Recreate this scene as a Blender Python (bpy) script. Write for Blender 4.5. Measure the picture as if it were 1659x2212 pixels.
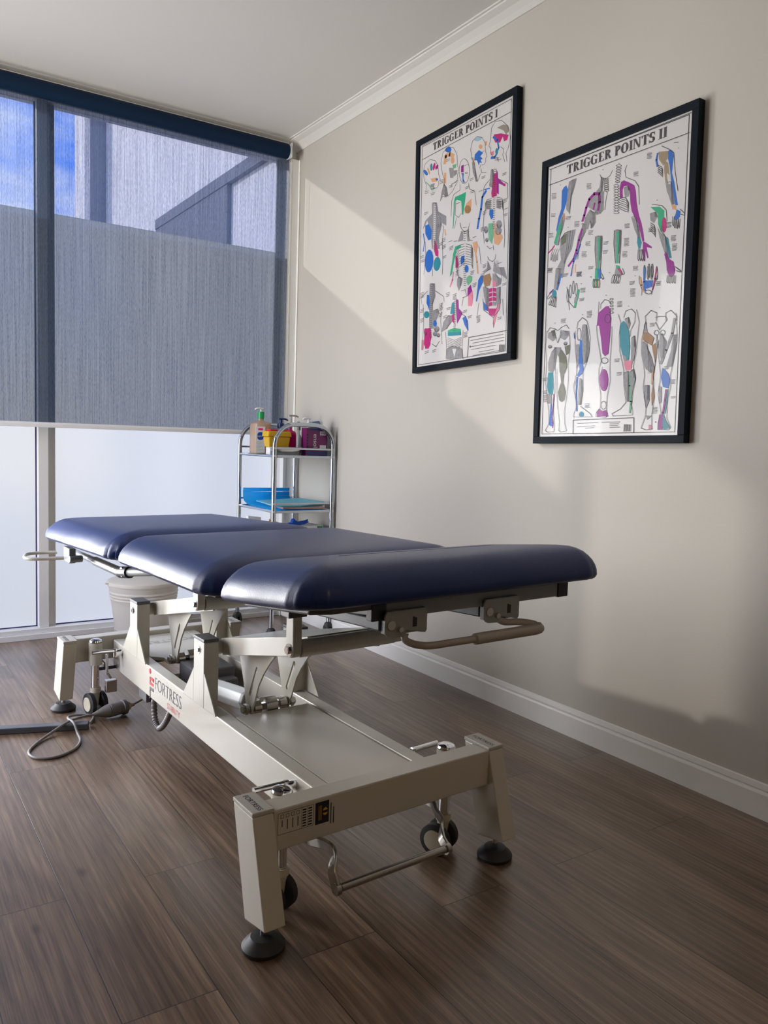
import bpy, bmesh, math, random
from mathutils import Vector, Matrix, noise
sc = bpy.context.scene
for o in list(bpy.data.objects): bpy.data.objects.remove(o)
PI = math.pi
random.seed(7)
# ---------------------------------------------------------------- camera
def make_camera():
    yaw, pitch, roll = 0.5871, 0.0858, 0.0321
    cy, sy, cp, sp = math.cos(yaw), math.sin(yaw), math.cos(pitch), math.sin(pitch)
    fwd = Vector((sy*cp, cy*cp, -sp)); right = Vector((cy, -sy, 0)); up = right.cross(fwd)
    cr, sr = math.cos(roll), math.sin(roll)
    r2 = right*cr + up*sr; u2 = up*cr - right*sr
    cam = bpy.data.cameras.new('camera'); co = bpy.data.objects.new('camera', cam)
    sc.collection.objects.link(co)
    m = Matrix((r2, u2, -fwd)).transposed().to_4x4()
    m.translation = Vector((-2.1372, -4.227, 1.0284))
    co.matrix_world = m
    cam.sensor_fit = 'HORIZONTAL'; cam.sensor_width = 36.0; cam.lens = 36.0*1730.05/1659.0
    cam.clip_start = 0.05; cam.clip_end = 200
    sc.camera = co
make_camera()
# ---------------------------------------------------------------- world, sun, fill lamps, exposure
EXPOSURE = 0.0
SUN = 3.7
SKY = 8.0
w = bpy.data.worlds.new('world'); sc.world = w; w.use_nodes = True
nt = w.node_tree; nt.nodes.clear()
def wn(t, **k):
    n = nt.nodes.new(t)
    for a, b in k.items(): setattr(n, a, b)
    return n
out = wn('ShaderNodeOutputWorld'); bg = wn('ShaderNodeBackground'); bg.inputs[1].default_value = SKY
tc = wn('ShaderNodeTexCoord'); mp = wn('ShaderNodeMapping'); mp.inputs['Scale'].default_value = (2.2, 2.2, 6.5)
no = wn('ShaderNodeTexNoise'); no.inputs['Scale'].default_value = 2.3; no.inputs['Detail'].default_value = 8; no.inputs['Roughness'].default_value = .55
cr_ = wn('ShaderNodeValToRGB'); cr_.color_ramp.elements[0].position = .40; cr_.color_ramp.elements[0].color = (.045, .105, .37, 1)
cr_.color_ramp.elements[1].position = .66; cr_.color_ramp.elements[1].color = (.24, .27, .36, 1)
sx = wn('ShaderNodeSeparateXYZ'); gr = wn('ShaderNodeValToRGB')
gr.color_ramp.elements[0].position = .0; gr.color_ramp.elements[0].color = (1, 1, 1, 1)
gr.color_ramp.elements[1].position = .12; gr.color_ramp.elements[1].color = (0, 0, 0, 1)
mx = wn('ShaderNodeMix', data_type='RGBA'); mx.inputs['B'].default_value = (.22, .21, .20, 1)
L = nt.links.new
L(tc.outputs['Generated'], mp.inputs[0]); L(mp.outputs[0], no.inputs['Vector']); L(no.outputs[0], cr_.inputs[0])
L(tc.outputs['Generated'], sx.inputs[0]); L(sx.outputs['Z'], gr.inputs[0]); L(gr.outputs[0], mx.inputs['Factor'])
L(cr_.outputs[0], mx.inputs['A']); L(mx.outputs['Result'], bg.inputs[0]); L(bg.outputs[0], out.inputs[0])
sun = bpy.data.lights.new('sun', 'SUN'); sun.energy = SUN; sun.angle = math.radians(1.2); sun.color = (1, .95, .88)
so = bpy.data.objects.new('sun', sun); sc.collection.objects.link(so)
so.rotation_euler = Vector((1, -1.07, -.60)).to_track_quat('-Z', 'Y').to_euler()
def area(name, loc, direction, sx_, sy_, power, col):
    a = bpy.data.lights.new(name, 'AREA'); a.shape = 'RECTANGLE'; a.size = sx_; a.size_y = sy_; a.energy = power; a.color = col
    o = bpy.data.objects.new(name, a); sc.collection.objects.link(o); o.location = loc
    o.rotation_euler = Vector(direction).to_track_quat('-Z', 'Y').to_euler()
    return o
# added fill lamp outside the made-up opening in the left wall
kl = area('side_fill_lamp', (-3.14, -.80, 1.35), (1, -.12, .0), 1.25, 2.1, 38, (1, .98, .95)); kl.data.spread = math.radians(125)
# added fill lamp outside the clear left bay, out of view
area('left_bay_fill_lamp', (-2.62, .30, .85), (.50, -1, -.02), .75, 1.7, 135, (1, .99, .97))
# warm downlight in the rear part of the room behind the camera
area('warm_downlight', (-1.9, -5.3, 2.66), (.1, .35, -1), .5, .5, 9, (1, .70, .36))
sc.view_settings.view_transform = 'Standard'; sc.view_settings.look = 'None'
sc.view_settings.gamma = 1; sc.view_settings.use_curve_mapping = False; sc.view_settings.exposure = EXPOSURE
sc.render.engine = 'CYCLES'
sc.cycles.use_denoising = True; sc.cycles.max_bounces = 10; sc.cycles.transparent_max_bounces = 16
sc.cycles.diffuse_bounces = 6; sc.cycles.sample_clamp_indirect = 6; sc.cycles.caustics_reflective = False; sc.cycles.caustics_refractive = False
# ---------------------------------------------------------------- helpers
COL = sc.collection
def mesh_obj(name, bm, mats, parent=None, smooth=False, bevel=0, seg=2, origin=None):
    me = bpy.data.meshes.new(name)
    bm.normal_update()
    if parent is not None and origin is None: origin = parent.get('_o', (0, 0, 0))
    origin = Vector(origin or (0, 0, 0))
    bmesh.ops.translate(bm, verts=bm.verts, vec=-origin)
    bm.to_mesh(me); bm.free()
    for m in (mats if isinstance(mats, (list, tuple)) else [mats]): me.materials.append(m)
    if smooth:
        for p in me.polygons: p.use_smooth = True
        try: me.set_sharp_from_angle(angle=math.radians(38))
        except Exception: pass
    o = bpy.data.objects.new(name, me); COL.objects.link(o)
    if parent is not None:
        o.parent = parent
    else: o.location = origin
    o['_o'] = tuple(origin)
    if bevel:
        b = o.modifiers.new('bevel', 'BEVEL'); b.width = bevel; b.segments = seg; b.limit_method = 'ANGLE'; b.angle_limit = math.radians(40)
    return o
def tag(o, label=None, cat=None, group=None, kind=None):
    if label: o['label'] = label
    if cat: o['category'] = cat
    if group: o['group'] = group
    if kind: o['kind'] = kind
    return o
def thing(name, label, cat, loc, group=None):
    o = bpy.data.objects.new(name, None); COL.objects.link(o); o.location = loc; o.empty_display_size = .05
    o['_o'] = tuple(loc)
    return tag(o, label, cat, group)
IDT = lambda x, y, z: Vector((x, y, z))
# table frame: local x across, local y along (away from the viewer), z up
_O = ((-1.463-.811)/2, (-2.826-2.782)/2); _a1 = math.radians(3.3); _a2 = math.radians(1.3)
def T(x, y, z): return Vector((_O[0]+x*math.cos(_a1)-y*math.sin(_a2), _O[1]+x*math.sin(_a1)+y*math.cos(_a2), z))
def add_faces(bm, verts, faces, mi=0):
    vs = [bm.verts.new(v) for v in verts]
    for f in faces:
        try:
            fc = bm.faces.new([vs[i] for i in f]); fc.material_index = mi
        except ValueError: pass
    return vs
def box(bm, x0, x1, y0, y1, z0, z1, f=IDT, mi=0):
    p = [f(x, y, z) for z in (z0, z1) for x, y in ((x0, y0), (x1, y0), (x1, y1), (x0, y1))]
    add_faces(bm, p, [(3, 2, 1, 0), (4, 5, 6, 7), (0, 1, 5, 4), (1, 2, 6, 5), (2, 3, 7, 6), (3, 0, 4, 7)], mi)
def hexa(bm, b4, t4, f=IDT, mi=0):
    p = [f(*q) for q in list(b4)+list(t4)]
    add_faces(bm, p, [(3, 2, 1, 0), (4, 5, 6, 7), (0, 1, 5, 4), (1, 2, 6, 5), (2, 3, 7, 6), (3, 0, 4, 7)], mi)
def prism(bm, poly, a0, a1, axis='x', f=IDT, mi=0):
    """polygon in the plane normal to axis, extruded from a0 to a1"""
    def P(u, v, a):
        return f(a, u, v) if axis == 'x' else (f(u, a, v) if axis == 'y' else f(u, v, a))
    n = len(poly)
    p = [P(u, v, a0) for u, v in poly]+[P(u, v, a1) for u, v in poly]
    add_faces(bm, p, [tuple(range(n))[::-1], tuple(range(n, 2*n))]+[(i, (i+1) % n, n+(i+1) % n, n+i) for i in range(n)], mi)
def frames(pts):
    res = []; prev = None
    for i, p in enumerate(pts):
        a = pts[max(i-1, 0)]; b = pts[min(i+1, len(pts)-1)]
        t = (b-a).normalized()
        if prev is None:
            h = Vector((0, 0, 1)) if abs(t.z) < .9 else Vector((0, 1, 0))
            u = t.cross(h).normalized()
        else:
            u = (prev-t*prev.dot(t)).normalized()
        prev = u; res.append((p, u, t.cross(u).normalized()))
    return res
def tube(bm, pts, r, f=IDT, n=14, mi=0, cap=True, flat=1.0, world=False):
    P = [Vector(p) if world else f(*p) for p in pts]
    rr = r if isinstance(r, (list, tuple)) else [r]*len(P)
    rings = []
    for (p, u, v), q in zip(frames(P), rr):
        rings.append([bm.verts.new(p+u*(q*math.cos(2*PI*k/n))+v*(q*flat*math.sin(2*PI*k/n))) for k in range(n)])
    for a, b in zip(rings, rings[1:]):
        for k in range(n):
            fc = bm.faces.new((a[k], a[(k+1) % n], b[(k+1) % n], b[k])); fc.material_index = mi
    if cap:
        bm.faces.new(rings[0][::-1]).material_index = mi; bm.faces.new(rings[-1]).material_index = mi
def lathe(bm, prof, cx, cy, f=IDT, n=28, mi=0, sx=1.0, sy=1.0, axis=None):
    """profile (r,z) pairs turned about a vertical axis"""
    rings = []
    for r, z in prof:
        if r < 1e-6: rings.append([bm.verts.new(f(cx, cy, z))])
        else: rings.append([bm.verts.new(f(cx+sx*r*math.cos(2*PI*k/n), cy+sy*r*math.sin(2*PI*k/n), z)) for k in range(n)])
    for a, b in zip(rings, rings[1:]):
        for k in range(n):
            k2 = (k+1) % n
            if len(a) == 1 and len(b) == 1: continue
            if len(a) == 1: q = (a[0], b[k2], b[k])
            elif len(b) == 1: q = (a[k], a[k2], b[0])
            else: q = (a[k], a[k2], b[k2], b[k])
            fc = bm.faces.new(q); fc.material_index = mi
    for rg, rev in ((rings[0], True), (rings[-1], False)):
        if len(rg) > 1: bm.faces.new(rg[::-1] if rev else rg).material_index = mi
    return rings
def smooth_path(pts, k=6):
    P = [Vector(p) for p in pts]; out = []
    for i in range(len(P)-1):
        p0 = P[max(i-1, 0)]; p1 = P[i]; p2 = P[i+1]; p3 = P[min(i+2, len(P)-1)]
        for j in range(k):
            t = j/k
            out.append(.5*((2*p1)+(p2-p0)*t+(2*p0-5*p1+4*p2-p3)*t*t+(3*p1-p0-3*p2+p3)*t**3))
    out.append(P[-1]); return [tuple(p) for p in out]
def text_bm(s, size, place, thin=0.0):
    """text built from the built-in font, each point placed by place(u, v)"""
    cu = bpy.data.curves.new('t', 'FONT'); cu.body = s; cu.size = size; cu.resolution_u = 3; cu.offset = -thin*size
    o = bpy.data.objects.new('t', cu); COL.objects.link(o)
    bpy.context.view_layer.update()
    me = o.evaluated_get(bpy.context.evaluated_depsgraph_get()).to_mesh()
    bm = bmesh.new(); bm.from_mesh(me)
    bpy.data.objects.remove(o); 
    for v in bm.verts: v.co = place(v.co.x, v.co.y)
    return bm
# ---------------------------------------------------------------- materials
def mat(name, col, rough=.5, metal=0, spec=.5, coat=0, noise_amt=0, noise_scale=20, bump=0, bump_scale=200, transl=0, coat_rough=.1, sheen=0):
    m = bpy.data.materials.new(name); m.use_nodes = True; n = m.node_tree; b = n.nodes['Principled BSDF']
    b.inputs['Base Color'].default_value = (*col, 1); b.inputs['Roughness'].default_value = rough; b.inputs['Metallic'].default_value = metal
    b.inputs['Specular IOR Level'].default_value = spec; b.inputs['Coat Weight'].default_value = coat; b.inputs['Coat Roughness'].default_value = coat_rough
    t = n.nodes.new('ShaderNodeTexCoord')
    if noise_amt:
        q = n.nodes.new('ShaderNodeTexNoise'); q.inputs['Scale'].default_value = noise_scale; q.inputs['Detail'].default_value = 5
        h = n.nodes.new('ShaderNodeMix'); h.data_type = 'RGBA'
        h.inputs['A'].default_value = (*[c*(1-noise_amt) for c in col], 1); h.inputs['B'].default_value = (*[min(1, c*(1+noise_amt)) for c in col], 1)
        n.links.new(t.outputs['Object'], q.inputs['Vector']); n.links.new(q.outputs[0], h.inputs['Factor']); n.links.new(h.outputs['Result'], b.inputs['Base Color'])
    if bump:
        q = n.nodes.new('ShaderNodeTexNoise'); q.inputs['Scale'].default_value = bump_scale; q.inputs['Detail'].default_value = 3
        bp = n.nodes.new('ShaderNodeBump'); bp.inputs['Strength'].default_value = bump; bp.inputs['Distance'].default_value = .002
        n.links.new(t.outputs['Object'], q.inputs['Vector']); n.links.new(q.outputs[0], bp.inputs['Height']); n.links.new(bp.outputs[0], b.inputs['Normal'])
    if transl:
        o = n.nodes['Material Output']; tr = n.nodes.new('ShaderNodeBsdfTranslucent'); tr.inputs[0].default_value = (*col, 1)
        ms = n.nodes.new('ShaderNodeMixShader'); ms.inputs[0].default_value = transl
        n.links.new(b.outputs[0], ms.inputs[1]); n.links.new(tr.outputs[0], ms.inputs[2]); n.links.new(ms.outputs[0], o.inputs[0])
    return m
M = {}
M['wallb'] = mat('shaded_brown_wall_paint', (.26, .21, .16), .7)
M['wall'] = mat('wall_paint', (.545, .515, .46), .62, bump=.12, bump_scale=160, noise_amt=.03, noise_scale=1.5)
M['ceiling'] = mat('ceiling_paint', (.76, .74, .705), .8, noise_amt=.02, noise_scale=1)
M['trim'] = mat('gloss_trim_paint', (.80, .79, .76), .32, noise_amt=.05, noise_scale=6)
M['jamb'] = mat('gloss_white_jamb', (.88, .88, .86), .3)
M['alu'] = mat('white_window_aluminium', (.74, .74, .73), .35, noise_amt=.03, noise_scale=8)
M['white'] = mat('white_powder_coat', (.585, .56, .49), .30, coat=.2, noise_amt=.03, noise_scale=9)
M['grey'] = mat('grey_powder_coat', (.27, .29, .30), .35)
M['dgrey'] = mat('dark_grey_cap', (.11, .11, .12), .45)
M['black'] = mat('black_plastic', (.012, .013, .018), .35)
M['navytube'] = mat('dark_blue_steel', (.012, .02, .045), .35)
M['chrome'] = mat('chrome', (.82, .82, .84), .08, 1)
M['chrome2'] = mat('trolley_chrome', (.50, .54, .60), .10, 1)
M['steel'] = mat('brushed_steel', (.62, .60, .58), .22, 1)
M['gunmetal'] = mat('gunmetal_steel', (.42, .40, .37), .24, .95)
M['vinyl'] = mat('navy_vinyl', (.002, .022, .135), .40, spec=.42, coat=.16, coat_rough=.24, bump=.22, bump_scale=420)
M['board'] = mat('grey_board', (.20, .19, .18), .5)
M['frame'] = mat('black_frame', (.005, .009, .015), .55, spec=.12)
M['cord'] = mat('grey_cable_sheath', (.20, .19, .19), .5)
M['plug'] = mat('grey_plug_plastic', (.22, .205, .20), .45)
M['bin'] = mat('cream_plastic_bin', (.84, .81, .76), .4, transl=.5)
M['rubber'] = mat('black_rubber', (.02, .02, .022), .6)
M['hub'] = mat('cream_wheel_hub', (.62, .58, .46), .4)
M['ink'] = mat('black_ink', (.012, .01, .02), .6)
M['yellowp'] = mat('yellow_plastic', (.80, .50, .02), .35, transl=.25)
M['redp'] = mat('red_lid', (.55, .01, .05), .35)
M['magenta'] = mat('magenta_plastic', (.60, .0, .16), .35, transl=.2)
M['green'] = mat('green_cap', (.0, .32, .08), .35)
M['liquid'] = mat('peach_liquid_bottle', (.62, .45, .34), .2, transl=.35)
M['labelw'] = mat('white_label', (.78, .80, .82), .4)
M['bluelab'] = mat('blue_logo', (.01, .07, .42), .4)
M['pinklab'] = mat('pink_mark', (.75, .03, .2), .4)
M['navyp'] = mat('navy_plastic', (.005, .02, .12), .3)
M['greyp'] = mat('grey_pump', (.40, .40, .38), .4)
M['clearp'] = mat('cloudy_bottle', (.45, .48, .50), .15, transl=.4)
M['purple'] = mat('purple_carton', (.16, .008, .11), .4)
M['purpled'] = mat('dark_blue_carton_end', (.02, .03, .16), .4)
M['bluepaper'] = mat('blue_paper_towel', (.02, .56, 1.0), .6, transl=.65)
M['cyanpaper'] = mat('pale_cyan_paper', (.35, .82, .92), .6, transl=.45)
M['manila'] = mat('pinkish_folder', (.52, .36, .33), .6)
M['orangep'] = mat('orange_envelope', (.85, .48, .12), .6, transl=.35)
M['glove'] = mat('blue_nitrile', (.0, .10, .62), .45, transl=.2)
M['redink'] = mat('red_ink', (.62, .03, .06), .5)
M['gold'] = mat('gold_ink', (.60, .36, .05), .5)
M['stone'] = mat('pale_render', (.90, .86, .82), .8, noise_amt=.05, noise_scale=3)
M['mid_shade'] = mat('mid_grey_shade', (.26, .26, .29), .8, noise_amt=.05, noise_scale=3)  # pier face shade put into the colour; also on the added slabs
M['wall_shadow'] = mat('wall_shadow_grey', (.20, .20, .22), .8, noise_amt=.05, noise_scale=3)  # dark tone standing in for a wall shadow
M['paving'] = mat('outdoor_paving', (.45, .42, .38), .9, noise_amt=.1, noise_scale=5)
def glass_mat(name, gl=.06, tint=(1, 1, 1)):
    m = bpy.data.materials.new(name); m.use_nodes = True; n = m.node_tree; n.nodes.remove(n.nodes['Principled BSDF']); o = n.nodes['Material Output']
    t = n.nodes.new('ShaderNodeBsdfTransparent'); t.inputs[0].default_value = (*tint, 1)
    g = n.nodes.new('ShaderNodeBsdfGlossy'); g.inputs['Roughness'].default_value = .03
    f = n.nodes.new('ShaderNodeFresnel'); f.inputs[0].default_value = 1.25
    ms = n.nodes.new('ShaderNodeMixShader'); n.links.new(f.outputs[0], ms.inputs[0]); n.links.new(t.outputs[0], ms.inputs[1]); n.links.new(g.outputs[0], ms.inputs[2]); n.links.new(ms.outputs[0], o.inputs[0])
    return m
M['glass'] = glass_mat('clear_glass')
M['glazing'] = glass_mat('poster_glazing')
def film_mat():
    m = bpy.data.materials.new('frosted_film'); m.use_nodes = True; n = m.node_tree; n.nodes.remove(n.nodes['Principled BSDF']); o = n.nodes['Material Output']
    t = n.nodes.new('ShaderNodeBsdfTranslucent'); t.inputs[0].default_value = (.50, .50, .43, 1)
    r = n.nodes.new('ShaderNodeBsdfRefraction'); r.inputs['Roughness'].default_value = .45; r.inputs['IOR'].default_value = 1.3; r.inputs[0].default_value = (.62, .61, .53, 1)
    d = n.nodes.new('ShaderNodeBsdfDiffuse'); d.inputs[0].default_value = (.4, .42, .44, 1)
    tc = n.nodes.new('ShaderNodeTexCoord'); q = n.nodes.new('ShaderNodeTexNoise'); q.inputs['Scale'].default_value = 60
    ms = n.nodes.new('ShaderNodeMixShader'); ms.inputs[0].default_value = .22
    m2 = n.nodes.new('ShaderNodeMixShader'); m2.inputs[0].default_value = .15
    n.links.new(t.outputs[0], ms.inputs[1]); n.links.new(r.outputs[0], ms.inputs[2]); n.links.new(ms.outputs[0], m2.inputs[1]); n.links.new(d.outputs[0], m2.inputs[2]); n.links.new(m2.outputs[0], o.inputs[0])
    return m
M['film'] = film_mat()
def blind_mat():
    m = bpy.data.materials.new('sunscreen_fabric'); m.use_nodes = True; n = m.node_tree; n.nodes.remove(n.nodes['Principled BSDF']); o = n.nodes['Material Output']
    tc = n.nodes.new('ShaderNodeTexCoord')
    mp = n.nodes.new('ShaderNodeMapping'); mp.inputs['Scale'].default_value = (620, 620, 60)
    q = n.nodes.new('ShaderNodeTexNoise'); q.inputs['Scale'].default_value = 1; q.inputs['Detail'].default_value = 2
    mp2 = n.nodes.new('ShaderNodeMapping'); mp2.inputs['Scale'].default_value = (190, 190, 2.0)
    q2 = n.nodes.new('ShaderNodeTexNoise'); q2.inputs['Scale'].default_value = 1; q2.inputs['Detail'].default_value = 3
    ad = n.nodes.new('ShaderNodeMath'); ad.operation = 'ADD'
    mr = n.nodes.new('ShaderNodeMapRange'); mr.inputs['From Min'].default_value = .7; mr.inputs['From Max'].default_value = 1.3; mr.inputs['To Min'].default_value = .17; mr.inputs['To Max'].default_value = .385
    t = n.nodes.new('ShaderNodeBsdfTransparent')
    d = n.nodes.new('ShaderNodeBsdfDiffuse'); d.inputs[0].default_value = (.035, .06, .11, 1)
    tr = n.nodes.new('ShaderNodeBsdfTranslucent'); tr.inputs[0].default_value = (.06, .10, .18, 1)
    a = n.nodes.new('ShaderNodeMixShader'); a.inputs[0].default_value = .4
    ms = n.nodes.new('ShaderNodeMixShader')
    for x, y in ((mp, q), (mp2, q2)):
        n.links.new(tc.outputs['Object'], x.inputs[0]); n.links.new(x.outputs[0], y.inputs['Vector'])
    n.links.new(q.outputs[0], ad.inputs[0]); n.links.new(q2.outputs[0], ad.inputs[1]); n.links.new(ad.outputs[0], mr.inputs[0])
    n.links.new(mr.outputs[0], ms.inputs[0]); n.links.new(d.outputs[0], a.inputs[1]); n.links.new(tr.outputs[0], a.inputs[2]); n.links.new(a.outputs[0], ms.inputs[1]); n.links.new(t.outputs[0], ms.inputs[2]); n.links.new(ms.outputs[0], o.inputs[0])
    return m
M['blind'] = blind_mat()
M['roller'] = mat('navy_rolled_fabric', (.004, .020, .055), .7, spec=.2, bump=.2, bump_scale=500)
def floor_mat():
    m = bpy.data.materials.new('wood_look_vinyl_planks'); m.use_nodes = True; n = m.node_tree; b = n.nodes['Principled BSDF']; Lk = n.links.new
    N = lambda t, **k: (lambda q: ([setattr(q, a, v) for a, v in k.items()], q)[1])(n.nodes.new(t))
    tc = N('ShaderNodeTexCoord'); sp = N('ShaderNodeSeparateXYZ'); cb = N('ShaderNodeCombineXYZ')
    Lk(tc.outputs['Object'], sp.inputs[0]); Lk(sp.outputs['Y'], cb.inputs['X'])
    ax = N('ShaderNodeMath', operation='ADD'); ax.inputs[1].default_value = .177*.02; Lk(sp.outputs['X'], ax.inputs[0]); Lk(ax.outputs[0], cb.inputs['Y'])
    br = N('ShaderNodeTexBrick'); br.offset = .37; br.offset_frequency = 2; br.squash = 1
    for k, v in (('Scale', 1), ('Mortar Size', .0011), ('Mortar Smooth', .1), ('Bias', 0), ('Brick Width', 1.22), ('Row Height', .176)): br.inputs[k].default_value = v
    br.inputs['Color1'].default_value = (0, 0, 0, 1); br.inputs['Color2'].default_value = (1, 1, 1, 1); br.inputs['Mortar'].default_value = (.5, .5, .5, 1)
    Lk(cb.outputs[0], br.inputs['Vector'])
    # per plank offset for the grain
    off = N('ShaderNodeVectorMath', operation='MULTIPLY_ADD'); off.inputs[1].default_value = (7.3, 3.1, 5.0)
    Lk(br.outputs['Color'], off.inputs[0]); Lk(tc.outputs['Object'], off.inputs[2])
    mp = N('ShaderNodeMapping'); mp.inputs['Scale'].default_value = (1, .16, 1); Lk(off.outputs[0], mp.inputs[0])
    n1 = N('ShaderNodeTexNoise'); n1.inputs['Scale'].default_value = 7; n1.inputs['Detail'].default_value = 7; n1.inputs['Roughness'].default_value = .6; n1.inputs['Distortion'].default_value = 1.1
    Lk(mp.outputs[0], n1.inputs['Vector'])
    mpw = N('ShaderNodeMapping'); mpw.inputs['Scale'].default_value = (1, .10, 1); Lk(off.outputs[0], mpw.inputs[0])
    wv = N('ShaderNodeTexWave', wave_type='BANDS', bands_direction='X'); wv.inputs['Scale'].default_value = 15; wv.inputs['Distortion'].default_value = 22; wv.inputs['Detail'].default_value = 4; wv.inputs['Detail Scale'].default_value = .30
    Lk(mpw.outputs[0], wv.inputs['Vector'])
    mpf = N('ShaderNodeMapping'); mpf.inputs['Scale'].default_value = (260, 7, 1); Lk(off.outputs[0], mpf.inputs[0])
    n2 = N('ShaderNodeTexNoise'); n2.inputs['Scale'].default_value = 1; n2.inputs['Detail'].default_value = 3; Lk(mpf.outputs[0], n2.inputs['Vector'])
    mpk = N('ShaderNodeMapping'); mpk.inputs['Scale'].default_value = (3.4, 1.6, 1); Lk(off.outputs[0], mpk.inputs[0])
    vo = N('ShaderNodeTexVoronoi'); vo.inputs['Scale'].default_value = 1.6; Lk(mpk.outputs[0], vo.inputs['Vector'])
    kr = N('ShaderNodeValToRGB'); kr.color_ramp.elements[0].position = .02; kr.color_ramp.elements[0].color = (.42, .36, .34, 1); kr.color_ramp.elements[1].position = .075; kr.color_ramp.elements[1].color = (1, 1, 1, 1)
    Lk(vo.outputs['Distance'], kr.inputs[0])
    c1 = N('ShaderNodeValToRGB'); e = c1.color_ramp.elements
    e[0].position = .25; e[0].color = (.088, .053, .033, 1); e[1].position = .75; e[1].color = (.31, .215, .148, 1)
    e2 = c1.color_ramp.elements.new(.5); e2.color = (.19, .127, .085, 1)
    Lk(n1.outputs[0], c1.inputs[0])
    c2 = N('ShaderNodeMapRange'); c2.inputs['To Min'].default_value = .80; c2.inputs['To Max'].default_value = 1.12; Lk(wv.outputs['Fac'], c2.inputs[0])
    c3 = N('ShaderNodeMapRange'); c3.inputs['From Min'].default_value = .3; c3.inputs['From Max'].default_value = .7; c3.inputs['To Min'].default_value = .62; c3.inputs['To Max'].default_value = 1.20; Lk(n2.outputs[0], c3.inputs[0])
    c4 = N('ShaderNodeMapRange'); c4.inputs['To Min'].default_value = .84; c4.inputs['To Max'].default_value = 1.16; Lk(br.outputs['Color'], c4.inputs[0])
    m1 = N('ShaderNodeMath', operation='MULTIPLY'); Lk(c2.outputs[0], m1.inputs[0]); Lk(c3.outputs[0], m1.inputs[1])
    m2 = N('ShaderNodeMath', operation='MULTIPLY'); Lk(m1.outputs[0], m2.inputs[0]); Lk(c4.outputs[0], m2.inputs[1])
    v1 = N('ShaderNodeVectorMath', operation='SCALE'); Lk(c1.outputs[0], v1.inputs[0]); Lk(m2.outputs[0], v1.inputs['Scale'])
    v2 = N('ShaderNodeVectorMath', operation='MULTIPLY'); Lk(v1.outputs[0], v2.inputs[0]); Lk(kr.outputs[0], v2.inputs[1])
    ms = N('ShaderNodeMix', data_type='RGBA'); ms.inputs['B'].default_value = (.02, .015, .01, 1); Lk(br.outputs['Fac'], ms.inputs['Factor']); Lk(v2.outputs[0], ms.inputs['A'])
    Lk(ms.outputs['Result'], b.inputs['Base Color'])
    rr = N('ShaderNodeMapRange'); rr.inputs['To Min'].default_value = .36; rr.inputs['To Max'].default_value = .25; Lk(n1.outputs[0], rr.inputs[0]); Lk(rr.outputs[0], b.inputs['Roughness'])
    b.inputs['Specular IOR Level'].default_value = .5; b.inputs['Coat Weight'].default_value = .35; b.inputs['Coat Roughness'].default_value = .28
    hh = N('ShaderNodeMath', operation='MULTIPLY_ADD'); hh.inputs[1].default_value = -2.0; Lk(br.outputs['Fac'], hh.inputs[0]); Lk(m1.outputs[0], hh.inputs[2])
    bp = N('ShaderNodeBump'); bp.inputs['Strength'].default_value = .35; bp.inputs['Distance'].default_value = .0012; Lk(hh.outputs[0], bp.inputs['Height']); Lk(bp.outputs[0], b.inputs['Normal'])
    return m
M['floor'] = floor_mat()
# ---------------------------------------------------------------- room
def struct(name, bm, m, **k): return tag(mesh_obj(name, bm, m, **k), kind='structure')
XL, YB, H = -3.0, -6.3, 2.7
bm = bmesh.new(); box(bm, XL, .1, YB, .12, -.1, 0); struct('floor', bm, M['floor'])
bm = bmesh.new(); box(bm, XL, .1, YB, .12, H, H+.1); struct('ceiling', bm, M['ceiling'])
bm = bmesh.new(); box(bm, 0, .12, YB, .12, 0, H); struct('wall_right', bm, M['wall'])
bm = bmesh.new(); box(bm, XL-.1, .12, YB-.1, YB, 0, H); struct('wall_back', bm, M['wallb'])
bm = bmesh.new()
for a in ((YB, -1.50, 0, H), (-.10, .12, 0, H), (-1.50, -.10, 0, .12), (-1.50, -.10, 2.42, H)): box(bm, XL-.1, XL, a[0], a[1], a[2], a[3])
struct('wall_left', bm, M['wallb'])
bm = bmesh.new(); box(bm, XL, -2.86, 0, .12, 0, H); box(bm, -2.86, 0, .0, .12, 2.665, H)
struct('wall_window', bm, M['wall'])
# cornices (cove with a small step)
def cornice(name, poly, a0, a1, axis):
    bm = bmesh.new(); prism(bm, poly, a0, a1, axis); struct(name, bm, M['ceiling'])
cv = [(0, 2.648), (-.006, 2.648), (-.02, 2.662), (-.04, 2.678), (-.066, 2.688), (-.066, 2.694), (-.076, 2.694), (-.076, 2.7), (0, 2.7)]
cornice('trim_1', cv, YB, 0, 'y')
cornice('trim_2', [(u*1.0, v_) for u, v_ in [(0, 2.668), (-.012, 2.668), (-.022, 2.680), (-.04, 2.690), (-.052, 2.694), (-.052, 2.7), (0, 2.7)]], XL, -.0, 'x')
# skirting on the right wall: board with a bevelled top strip
bm = bmesh.new(); prism(bm, [(0, 0), (-.013, 0), (-.013, .072), (-.010, .078), (0, .082)], YB, -.0, 'y')
prism(bm, [(0, .083), (-.006, .083), (-.004, .099), (0, .102)], YB, -.0, 'y')
struct('baseboard_right', bm, M['trim'])
bm = bmesh.new(); box(bm, XL, -2.86, -.013, 0, 0, .085); struct('baseboard_window', bm, M['trim'])
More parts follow.
